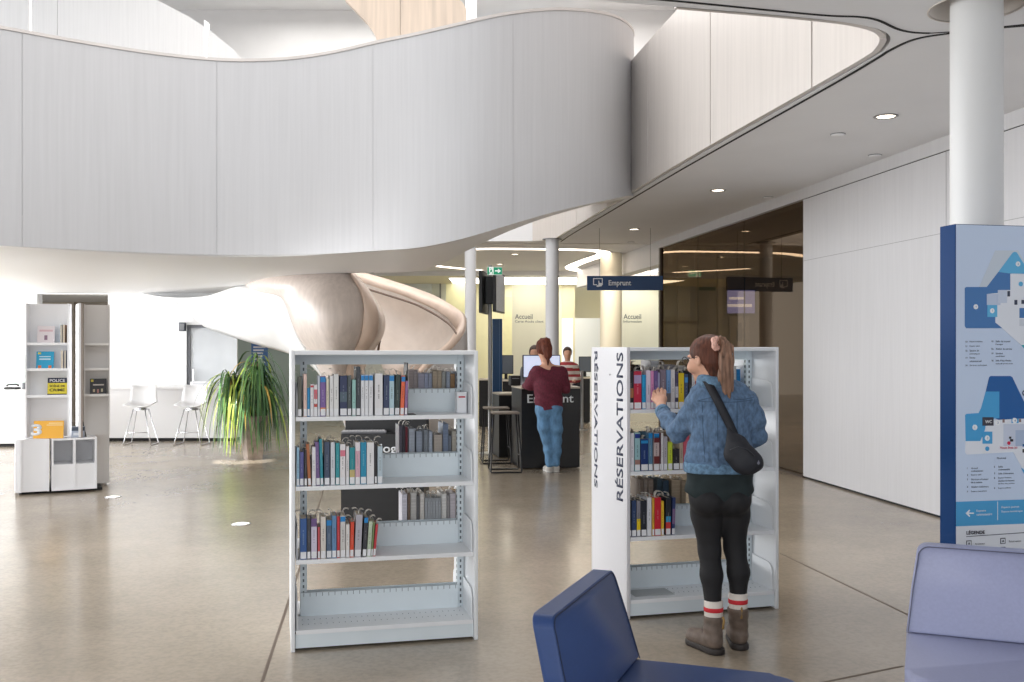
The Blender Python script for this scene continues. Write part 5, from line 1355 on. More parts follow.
for px in (599.5, 650.5): x = P(px, 0, hy).x; MB().tube([(x, hy, a.z-.01), (x, hy, 3.405)], .003, 6).build('suspension_cable', greym, t)
# reception lettering on the glazed panels
def wtxt(s, px, py, h, w, Y, par): text(s, 'lettering', mat('grey_lettering', (96,104,104), .5), frame_xy((P(px, py, Y).x, Y, P(px, py, Y).z), (1,0,0), (0,0,1)), height=h*Y/F, width=w*Y/F, parent=par, bold=.008)
for px, s2, w2_, lb in ((515, 'Carte Accès client', 28.5, 'lettering Accueil, Carte Accès client on the pale glazed panel'), (623.6, 'Information', 18, 'lettering Accueil, Information on the pale glazed panel')):
    c = P(px, 322, 24.79); t = thing('wall_lettering', lb, 'lettering', c[:])
    wtxt('Accueil', px, 319, 5, 17.5, 24.798, t); wtxt(s2, px, 322.6, 2.4, w2_, 24.798, t)
# reception back desks
def deskbox(px0, px1, Y, h, label, d=.6, m=black, name='reception_desk', cat='desk'):
    x0 = P(px0, 0, Y).x; x1 = P(px1, 0, Y).x; t = thing(name, label, cat, ((x0+x1)/2, Y+d/2, 0))
    MB().box(x0, Y, .02, x1, Y+d, h-.03).build('body', m, t); MB().rbox(x0-.01, Y-.01, h-.03, x1+.01, Y+d+.01, h, .004, 1).build('top', MATS['pale_laminate'], t)
    return t
deskbox(479, 489, 19.2, .93, 'black reception desk seen left of the blue totem'); deskbox(502.5, 524, 18.6, .93, 'black reception desk behind the receipt printer'); deskbox(574, 590, 20.2, .93, 'black reception desk right of the Emprunt counter')
monitor(P(506, 0, 18.9)*1.0+Vector((0,0,.931-P(506,0,18.9).z)), 0, .28, .36, 'dark monitor seen right of the blue totem', (78,84,92), emit=0)
monitor(Vector((P(585, 0, 20.4).x, 20.45, .931)), 0, .25, .32, 'olive green backed monitor on the reception desk right of the Emprunt counter', (92,104,72), emit=0)
bpy.data.objects['monitor.002'].children[1].data.materials[0] = mat('olive_back', (92,102,74), .5)
c = P(582, 0, 18.5); t = thing('queue_post', 'slim silver queue post right of the Emprunt counter', 'post', (c.x, 18.5, 0))
MB().lathe([(.13,0),(.13,.012),(.026,.02),(.026,1.05),(.032,1.055),(.032,1.1)], 16, Matrix.Translation((c.x, 18.5, 0))).build('pole', mat('silver', (190,192,194), .3, metal=.6), t, smooth=True)

def standing(label, px, Y, zh, coat, hairc, stripes=None):
    c = P(px, 0, Y); t = thing('person', label, 'person', (c.x, Y, 0)); s = zh/1.5
    V_ = lambda x, y, z: Vector((c.x+x*s, Y+y*s, z*s))
    b = SDF(.012); b.k = .03
    b.ell(V_(0,0,1.5), (.075*s,.09*s,.11*s)); b.cap(V_(0,.0,1.42), V_(0,.01,1.33), .045, .05); b.cap(V_(0,-.085,1.5), V_(0,-.095,1.48), .012, .014, k=.01)
    b.cap(V_(-.09,0,1.24), V_(.09,0,1.24), .07, .07); b.cap(V_(0,0,1.2), V_(0,0,.92), .12, .13, sc=(1,.75,1), k=.05)
    for q_ in (-1, 1):
        b.chain([V_(q_*.09,0,.88), V_(q_*.09,.0,.47), V_(q_*.09,.03,.09)], [.085,.055,.04]); b.cap(V_(q_*.09,.03,.05), V_(q_*.1,-.13,.035), .04, .035)
        b.chain([V_(q_*.17,0,1.25), V_(q_*.2,.02,1.0), V_(q_*.13,-.2,.98)], [.045,.038,.026])
        for f_ in range(4): b.chain([V_(q_*(.135-.018*f_),-.23,.985), V_(q_*(.13-.018*f_),-.28,.98), V_(q_*(.125-.018*f_),-.30,.965)], [.010,.009,.008], k=.005)
        b.chain([V_(q_*.12,-.2,.985), V_(q_*.09,-.235,.99)], [.012,.009], k=.006)
    b.build('body', [skin], t)
    h = SDF(.012); h.ell(V_(0,.02,1.53), (.09*s,.1*s,.11*s)); h.build('hair', [hairc], t, clip=lambda X, Y_, Z: np.minimum(-(Y_-(Y-.03*s)), 1.56*s-Z)+0*X)
    j = SDF(.012); j.k = .03; j.cap(V_(-.09,0,1.24), V_(.09,0,1.24), .085, .085); j.cap(V_(0,0,1.2), V_(0,0,.9), .15, .155, sc=(1,.78,1), k=.05)
    for q_ in (-1, 1): j.chain([V_(q_*.16,0,1.24), V_(q_*.2,.02,1.0), V_(q_*.14,-.17,.98)], [.065,.055,.04])
    zc = .84*s
    j.build('top', coat, t, clip=lambda X, Y_, Z: zc-Z+0*X+0*Y_, pick=(lambda c_: (np.floor(c_[:,2]/.055) % 2)) if len(coat) > 1 else None)
    p = SDF(.012)
    for q_ in (-1, 1): p.chain([V_(q_*.08,0,.88), V_(q_*.09,.0,.47), V_(q_*.09,.03,.1)], [.105,.075,.06])
    p.build('trousers', [mat('dark_trousers', (50,56,70), .8)], t, clip=lambda X, Y_, Z: np.maximum(Z-.92*s, .08*s-Z)+0*X+0*Y_)
    for q_ in (-1, 1):
        p = SDF(.012); p.cap(V_(q_*.09,.03,.045), V_(q_*.1,-.15,.04), .05, .042); p.build('shoe', [MATS['dark_sole']], t, clip=lambda X, Y_, Z: .002-Z+0*X+0*Y_)
hb1 = mat('dark_brown_hair', (70,50,42), .5, var=.2, scale=(40,40,6))
standing('person half hidden behind the lit monitor, only the brown hair showing', 534.6, 15.3, 1.44, [mat('grey_top', (120,120,126), .8)], hb1)
standing('person in a red and white striped top beside the burgundy sweater, far behind', 567.5, 18.4, 1.42, [mat('stripe_red', (170,60,66), .8), mat('stripe_white', (222,214,208), .8)], hb1)

# catalogue station seen through the left bookcase
cy = 8.35; x0 = P(341, 0, cy).x; x1 = P(424, 0, cy).x
t = thing('catalogue_station', 'black catalogue counter seen through the shelves of the left bookcase', 'counter', ((x0+x1)/2, cy+.25, 0))
MB().box(x0, cy, .01, x1, cy+.5, .80).build('body', black, t); MB().box(x0, cy+.22, .8, x1, cy+.5, .93).build('upper_body', black, t)
text('Catalogue', 'lettering', whitep, frame_xy((P(353.5, 0, cy).x, cy-.0005, HC-(455.5-HZ)*cy/F), (1,0,0), (0,0,1)), height=.098, width=.475, parent=t, bold=.012, depth=.002)
t = thing('keyboard', 'grey keyboard lying on the black catalogue counter behind the books', 'keyboard', (P(362,0,cy).x, cy+.1, .801), .2)
KM = Matrix.Translation((P(362,0,cy).x, cy+.11, .801)) @ Matrix.Rotation(.12, 4, 'Z')
MB().rbox(-.19, -.07, 0, .19, .07, .018, .004, 2).build('case', mat('grey_keyboard', (120,120,124), .5), t, KM)
mb = MB()
for r_ in range(5):
    for c_ in range(14): mb.box(-.178+c_*.0255, -.06+r_*.0245, .018, -.156+c_*.0255, -.0385+r_*.0245, .024)
mb.build('keys', mat('pale_keys', (180,180,182), .5), t, KM)

# ---------------------------------------------------------------- items behind the smoked glass
c = P(741, 314, 20.4); t = thing('wall_screen', 'lit wall screen with a blue and white picture behind the smoked glass', 'screen', c[:])
wM = lambda px0, py0, px1, py1, Y, d: MB().box(P(px0,0,Y).x, Y-d, P(0,py1,Y).z, P(px1,0,Y).x, Y, P(0,py0,Y).z)
wM(726.5,289.5,755.5,314,20.55,.05).build('housing', blackp, t)
wM(727.2,290.2,754.8,313.3,20.5,.005).build('display', mat('blue_display', (120,126,190), .3, emit=3.2), t)
wM(729,297,744,299.5,20.494,.002).build('picture', mat('pale_display', (220,224,240), .3, emit=3.2), t); wM(727.4,304,752,307,20.494,.002).build('picture', MATS['pale_display'], t)
c = P(739, 347, 20.4); t = thing('framed_poster', 'framed poster of a figure below the wall screen behind the smoked glass', 'poster', c[:])
wM(729.5,316,749,350,20.56,.04).build('frame', mat('pale_frame', (190,184,176), .5), t); wM(731,318,747.5,349,20.519,.004).build('print', mat('print_paper', (214,206,196), .6), t)
wM(737.5,323,741.5,328,20.514,.003).build('figure', mat('print_grey', (110,100,96), .6), t); wM(736.3,328.5,742.5,341,20.514,.003).build('figure', MATS['print_grey'], t)
for px, w_p, lb in ((683, 12, 'olive-grey pier behind the left end of the smoked glass'), (719, 4, 'slim pale pier beside the wall screen behind the smoked glass')):
    c = P(px, 0, 19.9); t = thing('pier', lb, 'pier', (c.x, 19.9, 0)); MB().rbox(c.x-w_p*.01, 19.8, 0, c.x+w_p*.01, 20.0, 3.4, .01, 2).build('shaft', mat('pier_grey', (186,180,160), .6), t); MB().box(c.x-w_p*.0105, 19.79, 0, c.x+w_p*.0105, 20.01, .08).build('skirting', greym, t)

# ---------------------------------------------------------------- ceiling lights
def downlight(px, py, z=3.41, on=True, r=.075, power=14):
    c = ZP(px, py, z); t = thing('downlight', '', 'ceiling light', (c.x, c.y, z-.02))
    M = Matrix.Translation((c.x, c.y, z))
    MB().lathe([(r, .0), (r+.02, -.001), (r+.022, -.006), (r+.004, -.010), (r-.004, -.004)], 28, M, cap=False).build('trim_ring', mat('trim_ring_metal', (150,148,146), .4), t, smooth='all')
    MB().lathe([(.0005, -.004), (r-.004, -.004), (r, .0), (.0005, 0)], 28, M).build('lens', lamp_w, t)
    ld = bpy.data.lights.new('downlight_beam', 'SPOT'); ld.energy = power; ld.color = (1,.9,.78); ld.spot_size = 1.5; ld.spot_blend = .6; ld.shadow_soft_size = .06
    lo = bpy.data.objects.new('downlight_beam', ld); COL.objects.link(lo); lo.location = (c.x, c.y, z-.03)
    return t
for (px, py), lb in (((886,116), 'round recessed downlight nearest the large white column'), ((718,190), 'round recessed downlight above the right wall, midway back'), ((634,229), 'round recessed downlight above the hanging Emprunt sign'), ((515,254), 'small round downlight between the two slim columns'), ((499.6,264), 'small round downlight just above the green exit sign'), ((617,253), 'small round downlight at the turn of the light strip')):
    downlight(px, py)['label'] = lb
for (px, py), lb in (((838,134), 'flat round ceiling detector left of the nearest downlight'), ((875,155), 'faint flat round ceiling disc below the nearest downlight'), ((768,197), 'flat round ceiling disc near the top of the smoked glass'), ((631,242), 'small ceiling detector above the hanging Emprunt sign')):
    c = ZP(px, py, 3.41); t = thing('ceiling_detector', lb, 'detector', (c.x, c.y, 3.39))
    MB().lathe([(.06,0),(.06,-.012),(.045,-.018),(.0005,-.02)], 24, Matrix.Translation((c.x, c.y, 3.41)), cap=False).build('cover', ceil_m, t, smooth='all')
    MB().lathe([(.061,0),(.066,-.002),(.066,-.004),(.061,-.006)], 24, Matrix.Translation((c.x, c.y, 3.41)), cap=False).build('ring', greym, t, smooth='all')
def strip(pts, w, label, z=3.396):
    c = [ZP(x, y, 3.41) for x, y in pts]; c = smooth_curve(c, 8)
    t = thing('light_strip', label, 'light strip', (c[len(c)//2].x, c[len(c)//2].y, z-.01))
    ribbon(MB(), c, w, z-.004, z+.001).build('diffuser', strip_w, t)
    mb = MB(); ribbon(mb, [p+Vector((0,0,0)) for p in c], w+.05, z+.0005, z+.006); mb.build('channel', whitep, t)
strip([(426,251),(477,248.3),(520,248.2),(560,248.7),(588,249.3),(600,250.6),(604,252.4),(600,255),(588,259),(575,264),(571,267.2),(577,269.8),(590,270.6),(620,270.8),(657,271)], .26, 'winding light strip curling across the far ceiling behind the slim columns')
strip([(412,272.2),(470,271.9),(520,272),(560,272.2),(600,272.4),(650,272.6)], .22, 'straight light strip on the far ceiling edge above the reception')
strip([(426,264),(445,266.3),(465,268.2),(480,269.6)], .2, 'short slanting light strip left of the slim column')
# luminous reception ceiling
for x0, x1, y0, y1, lb in ((503,588,24.7,27.4,'large luminous ceiling panel above the reception glazing'), (449,478,25.0,27.0,'small luminous ceiling panel at the left of the reception')):
    a = P(x0, 0, y0).x; b2 = P(x1, 0, y0).x; t = thing('luminous_ceiling_panel', lb, 'ceiling light', ((a+b2)/2, (y0+y1)/2, 3.27))
    MB().box(a, y0, 3.272, b2, y1, 3.28).build('diffuser', lumi, t); MB().box(a-.03, y0-.03, 3.28, b2+.03, y1+.03, 3.3).build('frame', whitep, t)
x = P(529,0,22.4)

# ---------------------------------------------------------------- left side: counters, stools, display tower, plant, door
cw = mat('white_counter', (240,240,242), .35)
def wcounter(px0, px1, Y, h, label):
    x0 = P(px0, 0, Y).x; x1 = P(px1, 0, Y).x; t = thing('service_counter', label, 'counter', ((x0+x1)/2, Y+.3, 0))
    MB().box(x0+.03, Y+.04, .0, x1-.03, Y+.6, .05).build('plinth', dark, t); MB().rbox(x0, Y, .05, x1, Y+.65, h-.05, .004, 1).build('body', cw, t); MB().rbox(x0-.02, Y-.06, h-.05, x1+.02, Y+.67, h, .006, 2).build('counter_top', cw, t)
wcounter(-70, 27, 15.35, .88, 'white service counter at the far left edge behind the display tower')
wcounter(101, 236, 16.3, .90, 'long white counter behind the two white bar stools')
def wstool(px, label, rot):
    Y = 15.75; c = P(px, 0, Y); c.z = 0; M = Matrix.Translation(c) @ Matrix.Rotation(rot, 4, 'Z')
    t = thing('bar_stool', label, 'stool', c[:], rot, 'white shell bar stools at the white counter')
    rows = []
    for i in range(9):     # bucket shell: from front lip over the seat up the back
        s = i/8; row = []
        for j in range(11):
            u_ = (j/10-.5)*2
            if s < .5: y = .20-.34*(s/.5); z = .60-.02*math.sin(math.pi*s)+.03*u_*u_*(.4+s)
            else: y = -.14-.08*((s-.5)/.5); z = .60+.32*((s-.5)/.5)**1.1
            wd = .22-.03*max(0, s-.5)/.5
            y2 = y+.10*u_*u_*(max(0, s-.3)); z2 = z+.10*u_*u_*max(0, .62-abs(s-.45))*1.2
            row.append((wd*u_, -y2, z2))
        rows.append(row)
    MB().grid(rows).build('shell', mat('white_shell', (238,238,240), .35), t, M, smooth='all', solid=.015, offset=0)
    MB().lathe([(.10,.545),(.10,.575)], 20, M).build('seat_mount', chrome, t, smooth=True)
    for sx in (-1, 1):
        MB().tube([(sx*.09,.09,.56),(sx*.21,.20,.02),(sx*.22,.19,.010),(sx*.22,-.19,.010),(sx*.21,-.20,.02),(sx*.09,-.09,.56)], .009, 8).build('leg_frame', chrome, t, M, smooth='all')
    MB().tube([(-.175,-.165,.2),(.175,-.165,.2)], .007, 8).build('footrest', chrome, t, M, smooth='all')
wstool(141, 'white shell bar stool nearer the display tower, left of the two', .05); wstool(192, 'white shell bar stool nearer the plant, right of the two', -.05)
t = thing('counter_sign', 'small white block standing on the counter behind the right white stool', 'sign', (P(202,0,16.5).x, 16.5, .901))
MB().rbox(P(191,0,16.5).x, 16.45, .901, P(212,0,16.5).x, 16.55, .97, .005, 1).build('block', cw, t); MB().box(P(194,0,16.5).x, 16.4485, .92, P(209,0,16.5).x, 16.45, .95).build('label_strip', mat('pale_strip', (214,216,220), .5), t)
# door beside the counter
Yd = 17.46; a = P(187.5,0,Yd).x; b2 = P(237,0,Yd).x
o = struct(MB().box(a, Yd, .01, b2, Yd+.05, 1.92), 'door_2', mat('bright_satin_door', (214,218,222), .22, var=.05, scale=(1.2,1,.8)))
MB().box(a-.0, Yd-.03, 0, a+.055, Yd+.0, 1.93).build('door_frame', mat('dark_door_frame', (110,112,118), .4), o); MB().box(a+.055, Yd-.03, 1.88, b2, Yd, 1.93).build('door_frame', MATS['dark_door_frame'], o)
MB().tube([(a+.12, Yd-.05, .95), (a+.12, Yd-.05, 1.15)], .012, 8).build('door_handle', chrome, o)
c = P(181.5, 331, 17.3); t = thing('wall_speaker', 'small dark grey box on the wall at the top left of the door', 'speaker', c[:])
MB().rbox(c.x-.052, 17.31, c.z, c.x+.052, 17.395, c.z+.15, .006, 2).build('housing', mat('dark_grey_box', (70,74,84), .5), t); MB().box(c.x-.04, 17.3085, c.z+.02, c.x+.04, 17.31, c.z+.13).build('grille', greym, t)
# poster on the green wall
Yp = 22.4; t = thing('poster', 'blue poster with white lines of text on the green wall behind the plant', 'poster', P(260, 380, Yp)[:])
wM(251.5,330,268,384,Yp,.02).build('sheet', mat('poster_blue', (70,116,182), .4), t)
mb = MB()
for r_ in range(6): mb.box(P(253.5,0,Yp).x, Yp-.0215, P(0,348+r_*3,Yp).z, P(253.5+rnd.uniform(8,13),0,Yp).x, Yp-.02, P(0,346.4+r_*3,Yp).z)
mb.build('text_lines', whitep, t)
# green glass panel at far left wall
wM(-30,354,28,385,17.4,.02).build('x', greeng)['kind'] = 'structure'; bpy.data.objects['x'].name = 'window_6'
for px, w_, lb in ((13, .16, 'low dark telephone at the far left on the white counter'), (24.5, .05, 'small black pen holder at the right of the far left counter')):
    c = P(px, 0, 15.6); t = thing('desk_phone' if w_ > .1 else 'pen_holder', lb, 'telephone' if w_ > .1 else 'pen holder', (c.x, 15.6, .881))
    if w_ > .1:
        MB().rbox(c.x-.1, 15.5, .881, c.x+.1, 15.66, .915, .01, 2).build('base', blackp, t); MB().tube([(c.x-.09,15.58,.93),(c.x-.06,15.58,.95),(c.x+.06,15.58,.955),(c.x+.1,15.58,.935)], [.016,.012,.012,.016], 10).build('handset', blackp, t, smooth='all')
    else:
        MB().lathe([(.035,.881),(.04,.98),(.037,.98),(.033,.89)], 20, Matrix.Translation((c.x,15.6,0))).build('cup', greym, t, smooth=True); MB().tube([(c.x,15.6,.9),(c.x+.02,15.6,1.04)], .004, 6).build('pen', blackp, t)

# display tower
A = FL(51.5, 494); DM = Matrix.Translation(A) @ Matrix.Rotation(math.radians(27), 4, 'Z')
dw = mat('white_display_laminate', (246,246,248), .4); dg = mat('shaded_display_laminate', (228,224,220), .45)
t = thing('display_tower', 'white pinwheel display tower on a base of white cubbies at left', 'display stand', (DM @ Vector((.15,.3,0)))[:], math.radians(27))
def shellbox(u0, v0, u1, v1, h, name='cubby_box', open_=True):
    mb = MB(); mb.box(u0, v0, .03, u0+.02, v1, h); mb.box(u1-.02, v0, .03, u1, v1, h); mb.box(u0+.02, v0, h-.02, u1-.02, v1, h); mb.box(u0+.02, v0, .03, u1-.02, v1, .05); mb.box(u0+.02, v1-.02, .05, u1-.02, v1, h-.02)
    um = (u0+u1)/2; mb.box(um-.012, v0+.002, .05, um+.012, v1-.02, h-.02)
    mb.box(u0+.02, v0+.012, .05, u1-.02, v0+.03, .30); mb.box(u0+.02, v0+.03, .285, u1-.02, v1-.02, .30)
    return mb.build(name, dw, t, DM)
shellbox(0, 0, .44, .42, .575)
mb = MB(); mb.box(-.34, .03, .03, -.02, .45, .575); mb.box(-.30, .0, .03, -.28, .03, .575); mb.box(-.04, -.0, .03, -.022, .03, .575); mb.build('base_box', dw, t, DM)
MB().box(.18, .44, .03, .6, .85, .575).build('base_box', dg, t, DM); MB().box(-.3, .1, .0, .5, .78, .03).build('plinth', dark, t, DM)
def unit(M2, w, n, name_m):
    mb = MB(); mb.box(0, 0, .58, w, .02, 1.995); mb.box(0, -.17, .58, .014, 0, 1.995); mb.box(w-.014, -.17, .58, w, 0, 1.995); b_ = mb.build('display_panel', name_m, t, M2)
    for z_ in (1.02, 1.30, 1.57): 
        mb = MB(); mb.box(.014, -.16, z_-.016, w-.014, 0, z_); mb.box(.014, -.16, z_, w-.014, -.154, z_+.012); mb.build('shelf', name_m, t, M2)
U1 = DM @ Matrix.Translation((-.21, .30, 0)) @ Matrix.Rotation(math.radians(-12), 4, 'Z'); unit(U1, .42, 3, dw)
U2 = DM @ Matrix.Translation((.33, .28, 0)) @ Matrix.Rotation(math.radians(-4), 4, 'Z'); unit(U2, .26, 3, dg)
MB().box(.262, .0, .58, .282, .5, 2.0, DM).build('fin', dw, t); MB().box(.285, .0, .58, .300, .5, 2.0, DM).build('fin', mat('taupe_edge', (170,156,148), .5), t)
def dbook(M2, u, z, w, h, d, col, label, tilt=.18, draw=None, y=-.05):
    M3 = M2 @ Matrix.Translation((u, y-.05, z+.001)) @ Matrix.Rotation(-tilt, 4, 'X')
    o = thing('book', label, 'book', (M3 @ Vector((w/2, 0, 0)))[:], 0, 'books displayed on the white tower')
    MB().box(0, 0, 0, w, .002, h).box(0, d, 0, w, d+.002, h).box(0, 0, 0, .002, d, h).build('cover', cmat(col, .4), o, M3); MB().box(.003, .002, .003, w-.002, d, h-.003).build('pages', paper, o, M3)
    if draw: draw(o, M3, w, h)
    return o
def blk(o, M3, x0, z0, x1, z1, col, nm='cover_print'): MB().box(x0, -.0012, z0, x1, 0, z1).build(nm, cmat(col, .5), o, M3)
def tx3(o, M3, s, x, z, h, w, col): text(s, 'cover_title', cmat(col, .5), M3 @ frame_xy((x, -.0014, z), (1,0,0), (0,0,1)), height=h, width=w, parent=o, bold=.02, depth=.0006)
dbook(U1, .10, 1.57, .17, .19, .012, (238,228,230), 'white and pink book on the upper shelf of the white tower', draw=lambda o, M3, w, h: (blk(o, M3, .02, .13, .15, .15, (226,190,196)), blk(o, M3, .07, .04, .10, .09, (150,120,140))))
dbook(U1, .09, 1.30, .17, .19, .012, (40,170,214), 'bright blue book with orange corners on the white tower', draw=lambda o, M3, w, h: (blk(o, M3, .02, .01, .05, .04, (240,130,70)), blk(o, M3, .12, .01, .15, .04, (240,130,70)), blk(o, M3, .03, .10, .14, .115, (210,236,246)), blk(o, M3, .03, .13, .14, .14, (210,236,246)), blk(o, M3, .015, .16, .045, .18, (236,220,90))))
dbook(U1, .20, 1.02, .19, .19, .014, (232,214,60), 'yellow and black book reading POLICE on the white tower', draw=lambda o, M3, w, h: (blk(o, M3, 0, .135, w, h, (36,40,66)), tx3(o, M3, 'POLICE', .02, .145, .032, .15, (240,240,244)), tx3(o, M3, 'SCÈNE DE', .02, .09, .03, .15, (40,40,30)), tx3(o, M3, 'CRIME', .02, .045, .03, .15, (40,40,30)), blk(o, M3, 0, 0, w, .02, (40,40,44))))
dbook(U2, .06, 1.02, .165, .175, .012, (46,44,46), 'black book with small pale figures on the right face of the tower', draw=lambda o, M3, w, h: (blk(o, M3, .03, .10, .14, .115, (200,190,180)), blk(o, M3, .03, .03, .05, .06, (190,170,140)), blk(o, M3, .07, .02, .09, .06, (170,120,110)), blk(o, M3, .11, .03, .13, .065, (190,180,150)), blk(o, M3, .01, .14, .035, .165, (220,200,70))))
def sidebook(M2, u, z, w, h, d, col, label): 
    o = thing('book', label, 'book', (M2 @ Vector((u, -.08, z)))[:], 0, 'books standing sideways on the white tower'); MB().rbox(u, -.155, z+.001, u+w, -.155+d, z+h, .001, 1).build('cover', cmat(col, .5), o, M2); MB().box(u+.002, -.1554, z+.003, u+w-.002, -.155, z+h-.002).build('page_edge', paper, o, M2)
sidebook(U1, .36, 1.57, .022, .2, .13, (176,140,116), 'tan book standing sideways on the upper shelf of the white tower'); sidebook(U1, .335, 1.57, .018, .2, .13, (170,206,230), 'pale blue book beside the tan one on the upper tower shelf')
sidebook(U1, .375, 1.30, .016, .2, .13, (150,156,172), 'slate book standing sideways on the middle shelf of the white tower'); sidebook(U1, .34, 1.30, .025, .2, .13, (214,216,226), 'pale grey book beside the slate one on the middle tower shelf')
# on top of the base
BM2 = DM @ Matrix.Translation((-.17, .12, .577)) @ Matrix.Rotation(math.radians(-20), 4, 'Z') @ Matrix.Rotation(-.12, 4, 'X')
o = thing('display_card', 'orange display card with a large white numeral on the base of the tower', 'card', (BM2 @ Vector((.15,0,0)))[:])
MB().box(0, 0, 0, .30, .008, .185).build('board', mat('orange_card', (242,180,62), .45), o, BM2)
text('3', 'numeral', whitep, BM2 @ frame_xy((-.025, -.0005, .03), (1,0,0), (0,0,1)), height=.12, width=.11, parent=o, bold=.04, depth=.002)
MB().box(.13, -.001, .135, .29, 0, .143).box(.15, -.001, .155, .29, 0, .163).build('text_lines', mat('pale_orange_text', (250,226,170), .5), o, BM2)
b_ = dbook(DM @ Matrix.Translation((.20, .10, .577)) @ Matrix.Rotation(-.3, 4, 'Z'), 0, 0, .13, .12, .012, (176,184,200), 'grey-blue book at the foot of the tower beside the orange card', tilt=.3, draw=lambda o, M3, w, h: (blk(o, M3, .0, .07, w, .11, (70,80,96)), blk(o, M3, .02, .02, .11, .05, (226,230,236))), y=.02)
PM = DM @ Matrix.Translation((.335, .08, .577)) @ Matrix.Rotation(-.2, 4, 'Y')
o = thing('display_card', 'thin black card leaning on the base of the tower beside the grey-blue book', 'card', (PM @ Vector((0,.05,0)))[:]); MB().box(0, 0, 0, .008, .12, .24).build('board', blackp, o, PM); MB().box(-.001, .01, .02, 0, .11, .22).build('print', greym, o, PM)
o = thing('leaflet_box', 'white leaflet box on the right end of the tower base', 'box', (DM @ Vector((.46,.55,.576)))[:]); MB().rbox(.36, .46, .576, .56, .6, .71, .004, 1).build('body', dw, o, DM); MB().box(.38, .4585, .60, .54, .46, .69).build('front_label', mat('pale_strip2', (226,226,230), .5), o, DM)

# in-floor lights
for (px, py), lb in (((241,524), 'round in-floor spotlight on the concrete left of the left bookcase'), ((113,497), 'round in-floor spotlight beside the display tower base')):
    c = FL(px, py); t = thing('floor_spotlight', lb, 'floor light', (c.x, c.y, 0)); M = Matrix.Translation((c.x, c.y, 0))
    MB().lathe([(.085,.0005),(.085,.004),(.072,.005),(.072,.0005)], 28, M, cap=False).build('ring', chrome, t, smooth='all'); MB().lathe([(.0005,.003),(.071,.003),(.071,.0005)], 28, M, cap=False).build('lens', mat('floor_lamp_glow', (255,250,240), .3, emit=1.2), t)

# plant
PY = 13.67; pb = P(253, 459, PY); pb.z = 0
t = thing('potted_plant', 'tall potted plant with long drooping green leaves in a tapered pot', 'plant', pb[:], .5)
PMx = Matrix.Translation(pb) @ Matrix.Rotation(.55, 4, 'Z')
pot = MB(); n = 4; rows = []
for z_, r_ in ((0, .10), (.60, .165), (.60, .148), (.54, .145)):
    rows.append([(r_*sx, r_*sy, z_) for sx, sy in ((-1,-1),(1,-1),(1,1),(-1,1),(-1,-1))])
pot.grid(rows).add([(-.10,-.10,0),(.10,-.10,0),(.10,.10,0),(-.10,.10,0)], [(3,2,1,0)])
pot.build('pot', mat('grey_brown_pot', (150,136,126), .6, var=.12, scale=(14,14,14)), t, PMx, bevel=.008)
MB().box(-.144, -.144, .50, .144, .144, .55).build('soil', mat('soil', (60,46,36), .9, var=.3, scale=(60,60,60)), t, PMx)
rp = random.Random(5); crowns = []
for i in range(6):
    a = i*1.05+rp.random()*.4; r0 = rp.uniform(.02,.07); top = Vector((pb.x-.12+.2*rp.uniform(-1,1), PY+.15*rp.uniform(-1,1), rp.uniform(1.05,1.40)))
    s_ = Vector((pb.x+r0*math.cos(a), PY+r0*math.sin(a), .53)); m_ = s_.lerp(top, .5)+Vector((rp.uniform(-.04,.04), rp.uniform(-.04,.04), 0))
    MB().tube(smooth_curve([s_, m_, top], 5), .017, 8).build('stem', mat('stem_bark', (140,122,92), .8, var=.2, scale=(20,20,60)), t, smooth='all'); crowns.append((s_, m_, top))
lm = [mat('leaf_green', (92,132,70), .42, var=.2, scale=(9,9,3)), mat('leaf_dark_green', (62,100,58), .42, var=.2, scale=(9,9,3)), mat('leaf_yellow_green', (176,196,84), .45, var=.15, scale=(9,9,3)), mat('leaf_dry', (200,168,84), .6, var=.15, scale=(9,9,3))]
mb = MB()
for i in range(360):
    s_, m_, top = crowns[i % 6]; f = rp.random(); base = m_.lerp(top, f**.55)
    a = rp.uniform(0, 2*math.pi); L = rp.uniform(.55, .98); out = rp.uniform(.12, .43); rise = rp.uniform(.04, .22)*(.4+.6*f); dr = rp.uniform(.45, 1.12)
    d = Vector((math.cos(a), math.sin(a)*.85, 0)); w_ = rp.uniform(.010, .018); sd = Vector((-d.y, d.x, 0)); pts = []
    for k_ in range(9):
        u_ = k_/8; pts.append(base+d*out*(1-(1-u_)**1.7)*(1+.25*u_)+Vector((0,0,4*rise*u_*(1-u_)*.9-dr*u_**2.1)))
    for p in pts: p.z = max(p.z, .06+.03*rp.random()); 
    tw = rp.uniform(-.6, .6)
    A_ = []; B_ = []; C_ = []
    for k_, p in enumerate(pts):
        u_ = k_/8; ww = w_*(math.sin(math.pi*min(1, .12+u_*.88))**.6 if u_ < 1 else 0)+.0006; s2 = (sd*math.cos(tw*u_)+Vector((0,0,1))*math.sin(tw*u_))
        A_.append(p-s2*ww); B_.append(p+Vector((0,0,-ww*.35))); C_.append(p+s2*ww)
    px_ = px_of(pts[4]); q_ = rp.random()
    mb.mat(3 if (q_ < .02 or (235 < px_ < 250 and q_ < .16)) else 2 if (px_ < 245 and q_ < .42) or q_ < .10 else 1 if q_ > (.55 if px_ < 250 else .3) else 0)
    mb.grid([A_, B_, C_])
mb.build('foliage', lm, t, smooth='all')
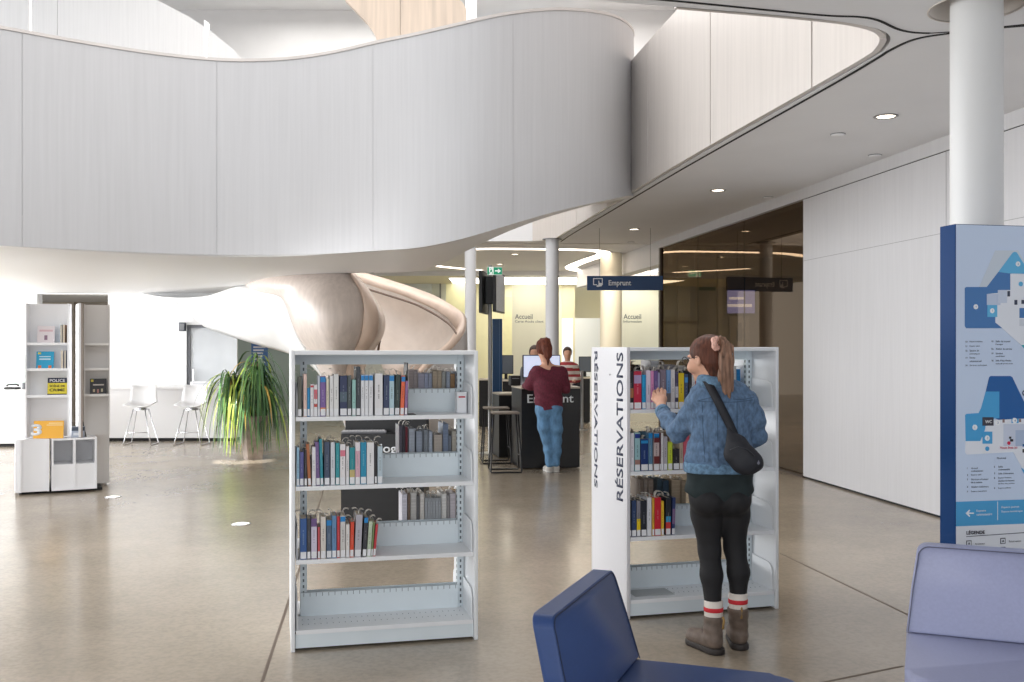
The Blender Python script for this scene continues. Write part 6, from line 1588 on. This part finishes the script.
# ---------------------------------------------------------------- daylight, lamps, camera
w = bpy.data.worlds.new('daylight'); SC.world = w; w.use_nodes = True; nt = w.node_tree; bg = nt.nodes['Background']
bg.inputs[0].default_value = (.93, .96, 1, 1); bg.inputs[1].default_value = 1.1
def area(name, loc, rot, sx, sy, power, col=(1,1,1)):
    ld = bpy.data.lights.new(name, 'AREA'); ld.shape = 'RECTANGLE'; ld.size = sx; ld.size_y = sy; ld.energy = power; ld.color = col
    o = bpy.data.objects.new(name, ld); COL.objects.link(o); o.location = loc; o.rotation_euler = [math.radians(a) for a in rot]; return o
# tall windows along the left side and behind the viewer (daylight entering the hall)
area('window_daylight', (-13.6, 13.8, 1.3), (106, 0, -90), 6.6, 2.2, 1080, (.98,.99,1))
area('window_daylight', (-13.6, 5, 1.3), (98, 0, -90), 9, 2.2, 640, (.98,.99,1))
area('window_daylight', (-3, -4.6, 1.7), (90, 0, 0), 14, 3, 225, (.95,.97,1))
area('upper_hall_fill', (-1, 15.5, 7.4), (0, 0, 0), 7, 3.5, 330, (1,.97,.93))  # added fill without a fixture, brightens the dark upper storey
def spot(name, loc, tgt, power, ang, col=(1,.94,.82)):
    ld = bpy.data.lights.new(name, 'SPOT'); ld.energy = power; ld.color = col; ld.spot_size = math.radians(ang); ld.spot_blend = .7; ld.shadow_soft_size = .05
    o = bpy.data.objects.new(name, ld); COL.objects.link(o); o.location = loc; o.rotation_euler = (Vector(tgt)-Vector(loc)).to_track_quat('-Z', 'Y').to_euler()
spot('column_fill_spot', (1.75, 18.3, 3.37), (1.97, 19.8, 1.6), 150, 70)  # added spot, brightens the cream column and the rear
spot('reception_fill_spot', (.4, 23.6, 3.37), (.5, 24.8, 1.6), 75, 110); spot('reception_fill_spot', (3.0, 23.6, 3.37), (3.1, 24.8, 1.6), 75, 110)  # pair of added fills that brighten the reception panels
def point(name, loc, power, col=(1,.94,.85), r=.06):
    ld = bpy.data.lights.new(name, 'POINT'); ld.energy = power; ld.color = col; ld.shadow_soft_size = r
    o = bpy.data.objects.new(name, ld); COL.objects.link(o); o.location = loc; return o
area('skylight', (-2.2, 9.2, 7.5), (0, 0, 0), 6.5, 5.5, 300, (1,.95,.90))
area('side_room_light', (5.5, 17, 3.3), (0, 0, 0), 2.5, 4.0, 90, (1,.93,.84))

ld = bpy.data.lights.new('sun_patch_spot', 'SPOT'); ld.energy = 650; ld.spot_size = math.radians(17); ld.spot_blend = .2; ld.shadow_soft_size = .02; ld.color = (1,.98,.93)  # added spot without a fixture, makes the sun patch beside the plant
o = bpy.data.objects.new('sun_patch_spot', ld); COL.objects.link(o); o.location = (-4.3, 12.5, 2.46); o.rotation_euler = (FL(243,461)-o.location).to_track_quat('-Z', 'Y').to_euler()

cd = bpy.data.cameras.new('camera'); cam = bpy.data.objects.new('camera', cd); COL.objects.link(cam)
cam.location = (0, 0, HC); cam.rotation_euler = (math.radians(90), 0, 0)
cd.sensor_width = 36; cd.lens = 36*F/1024; cd.shift_y = (HZ-341)/1024; cd.clip_end = 200
SC.camera = cam
SC.view_settings.view_transform = 'Standard'; SC.view_settings.look = 'None'; SC.view_settings.gamma = 1; SC.view_settings.use_curve_mapping = False
SC.view_settings.exposure = -0.08
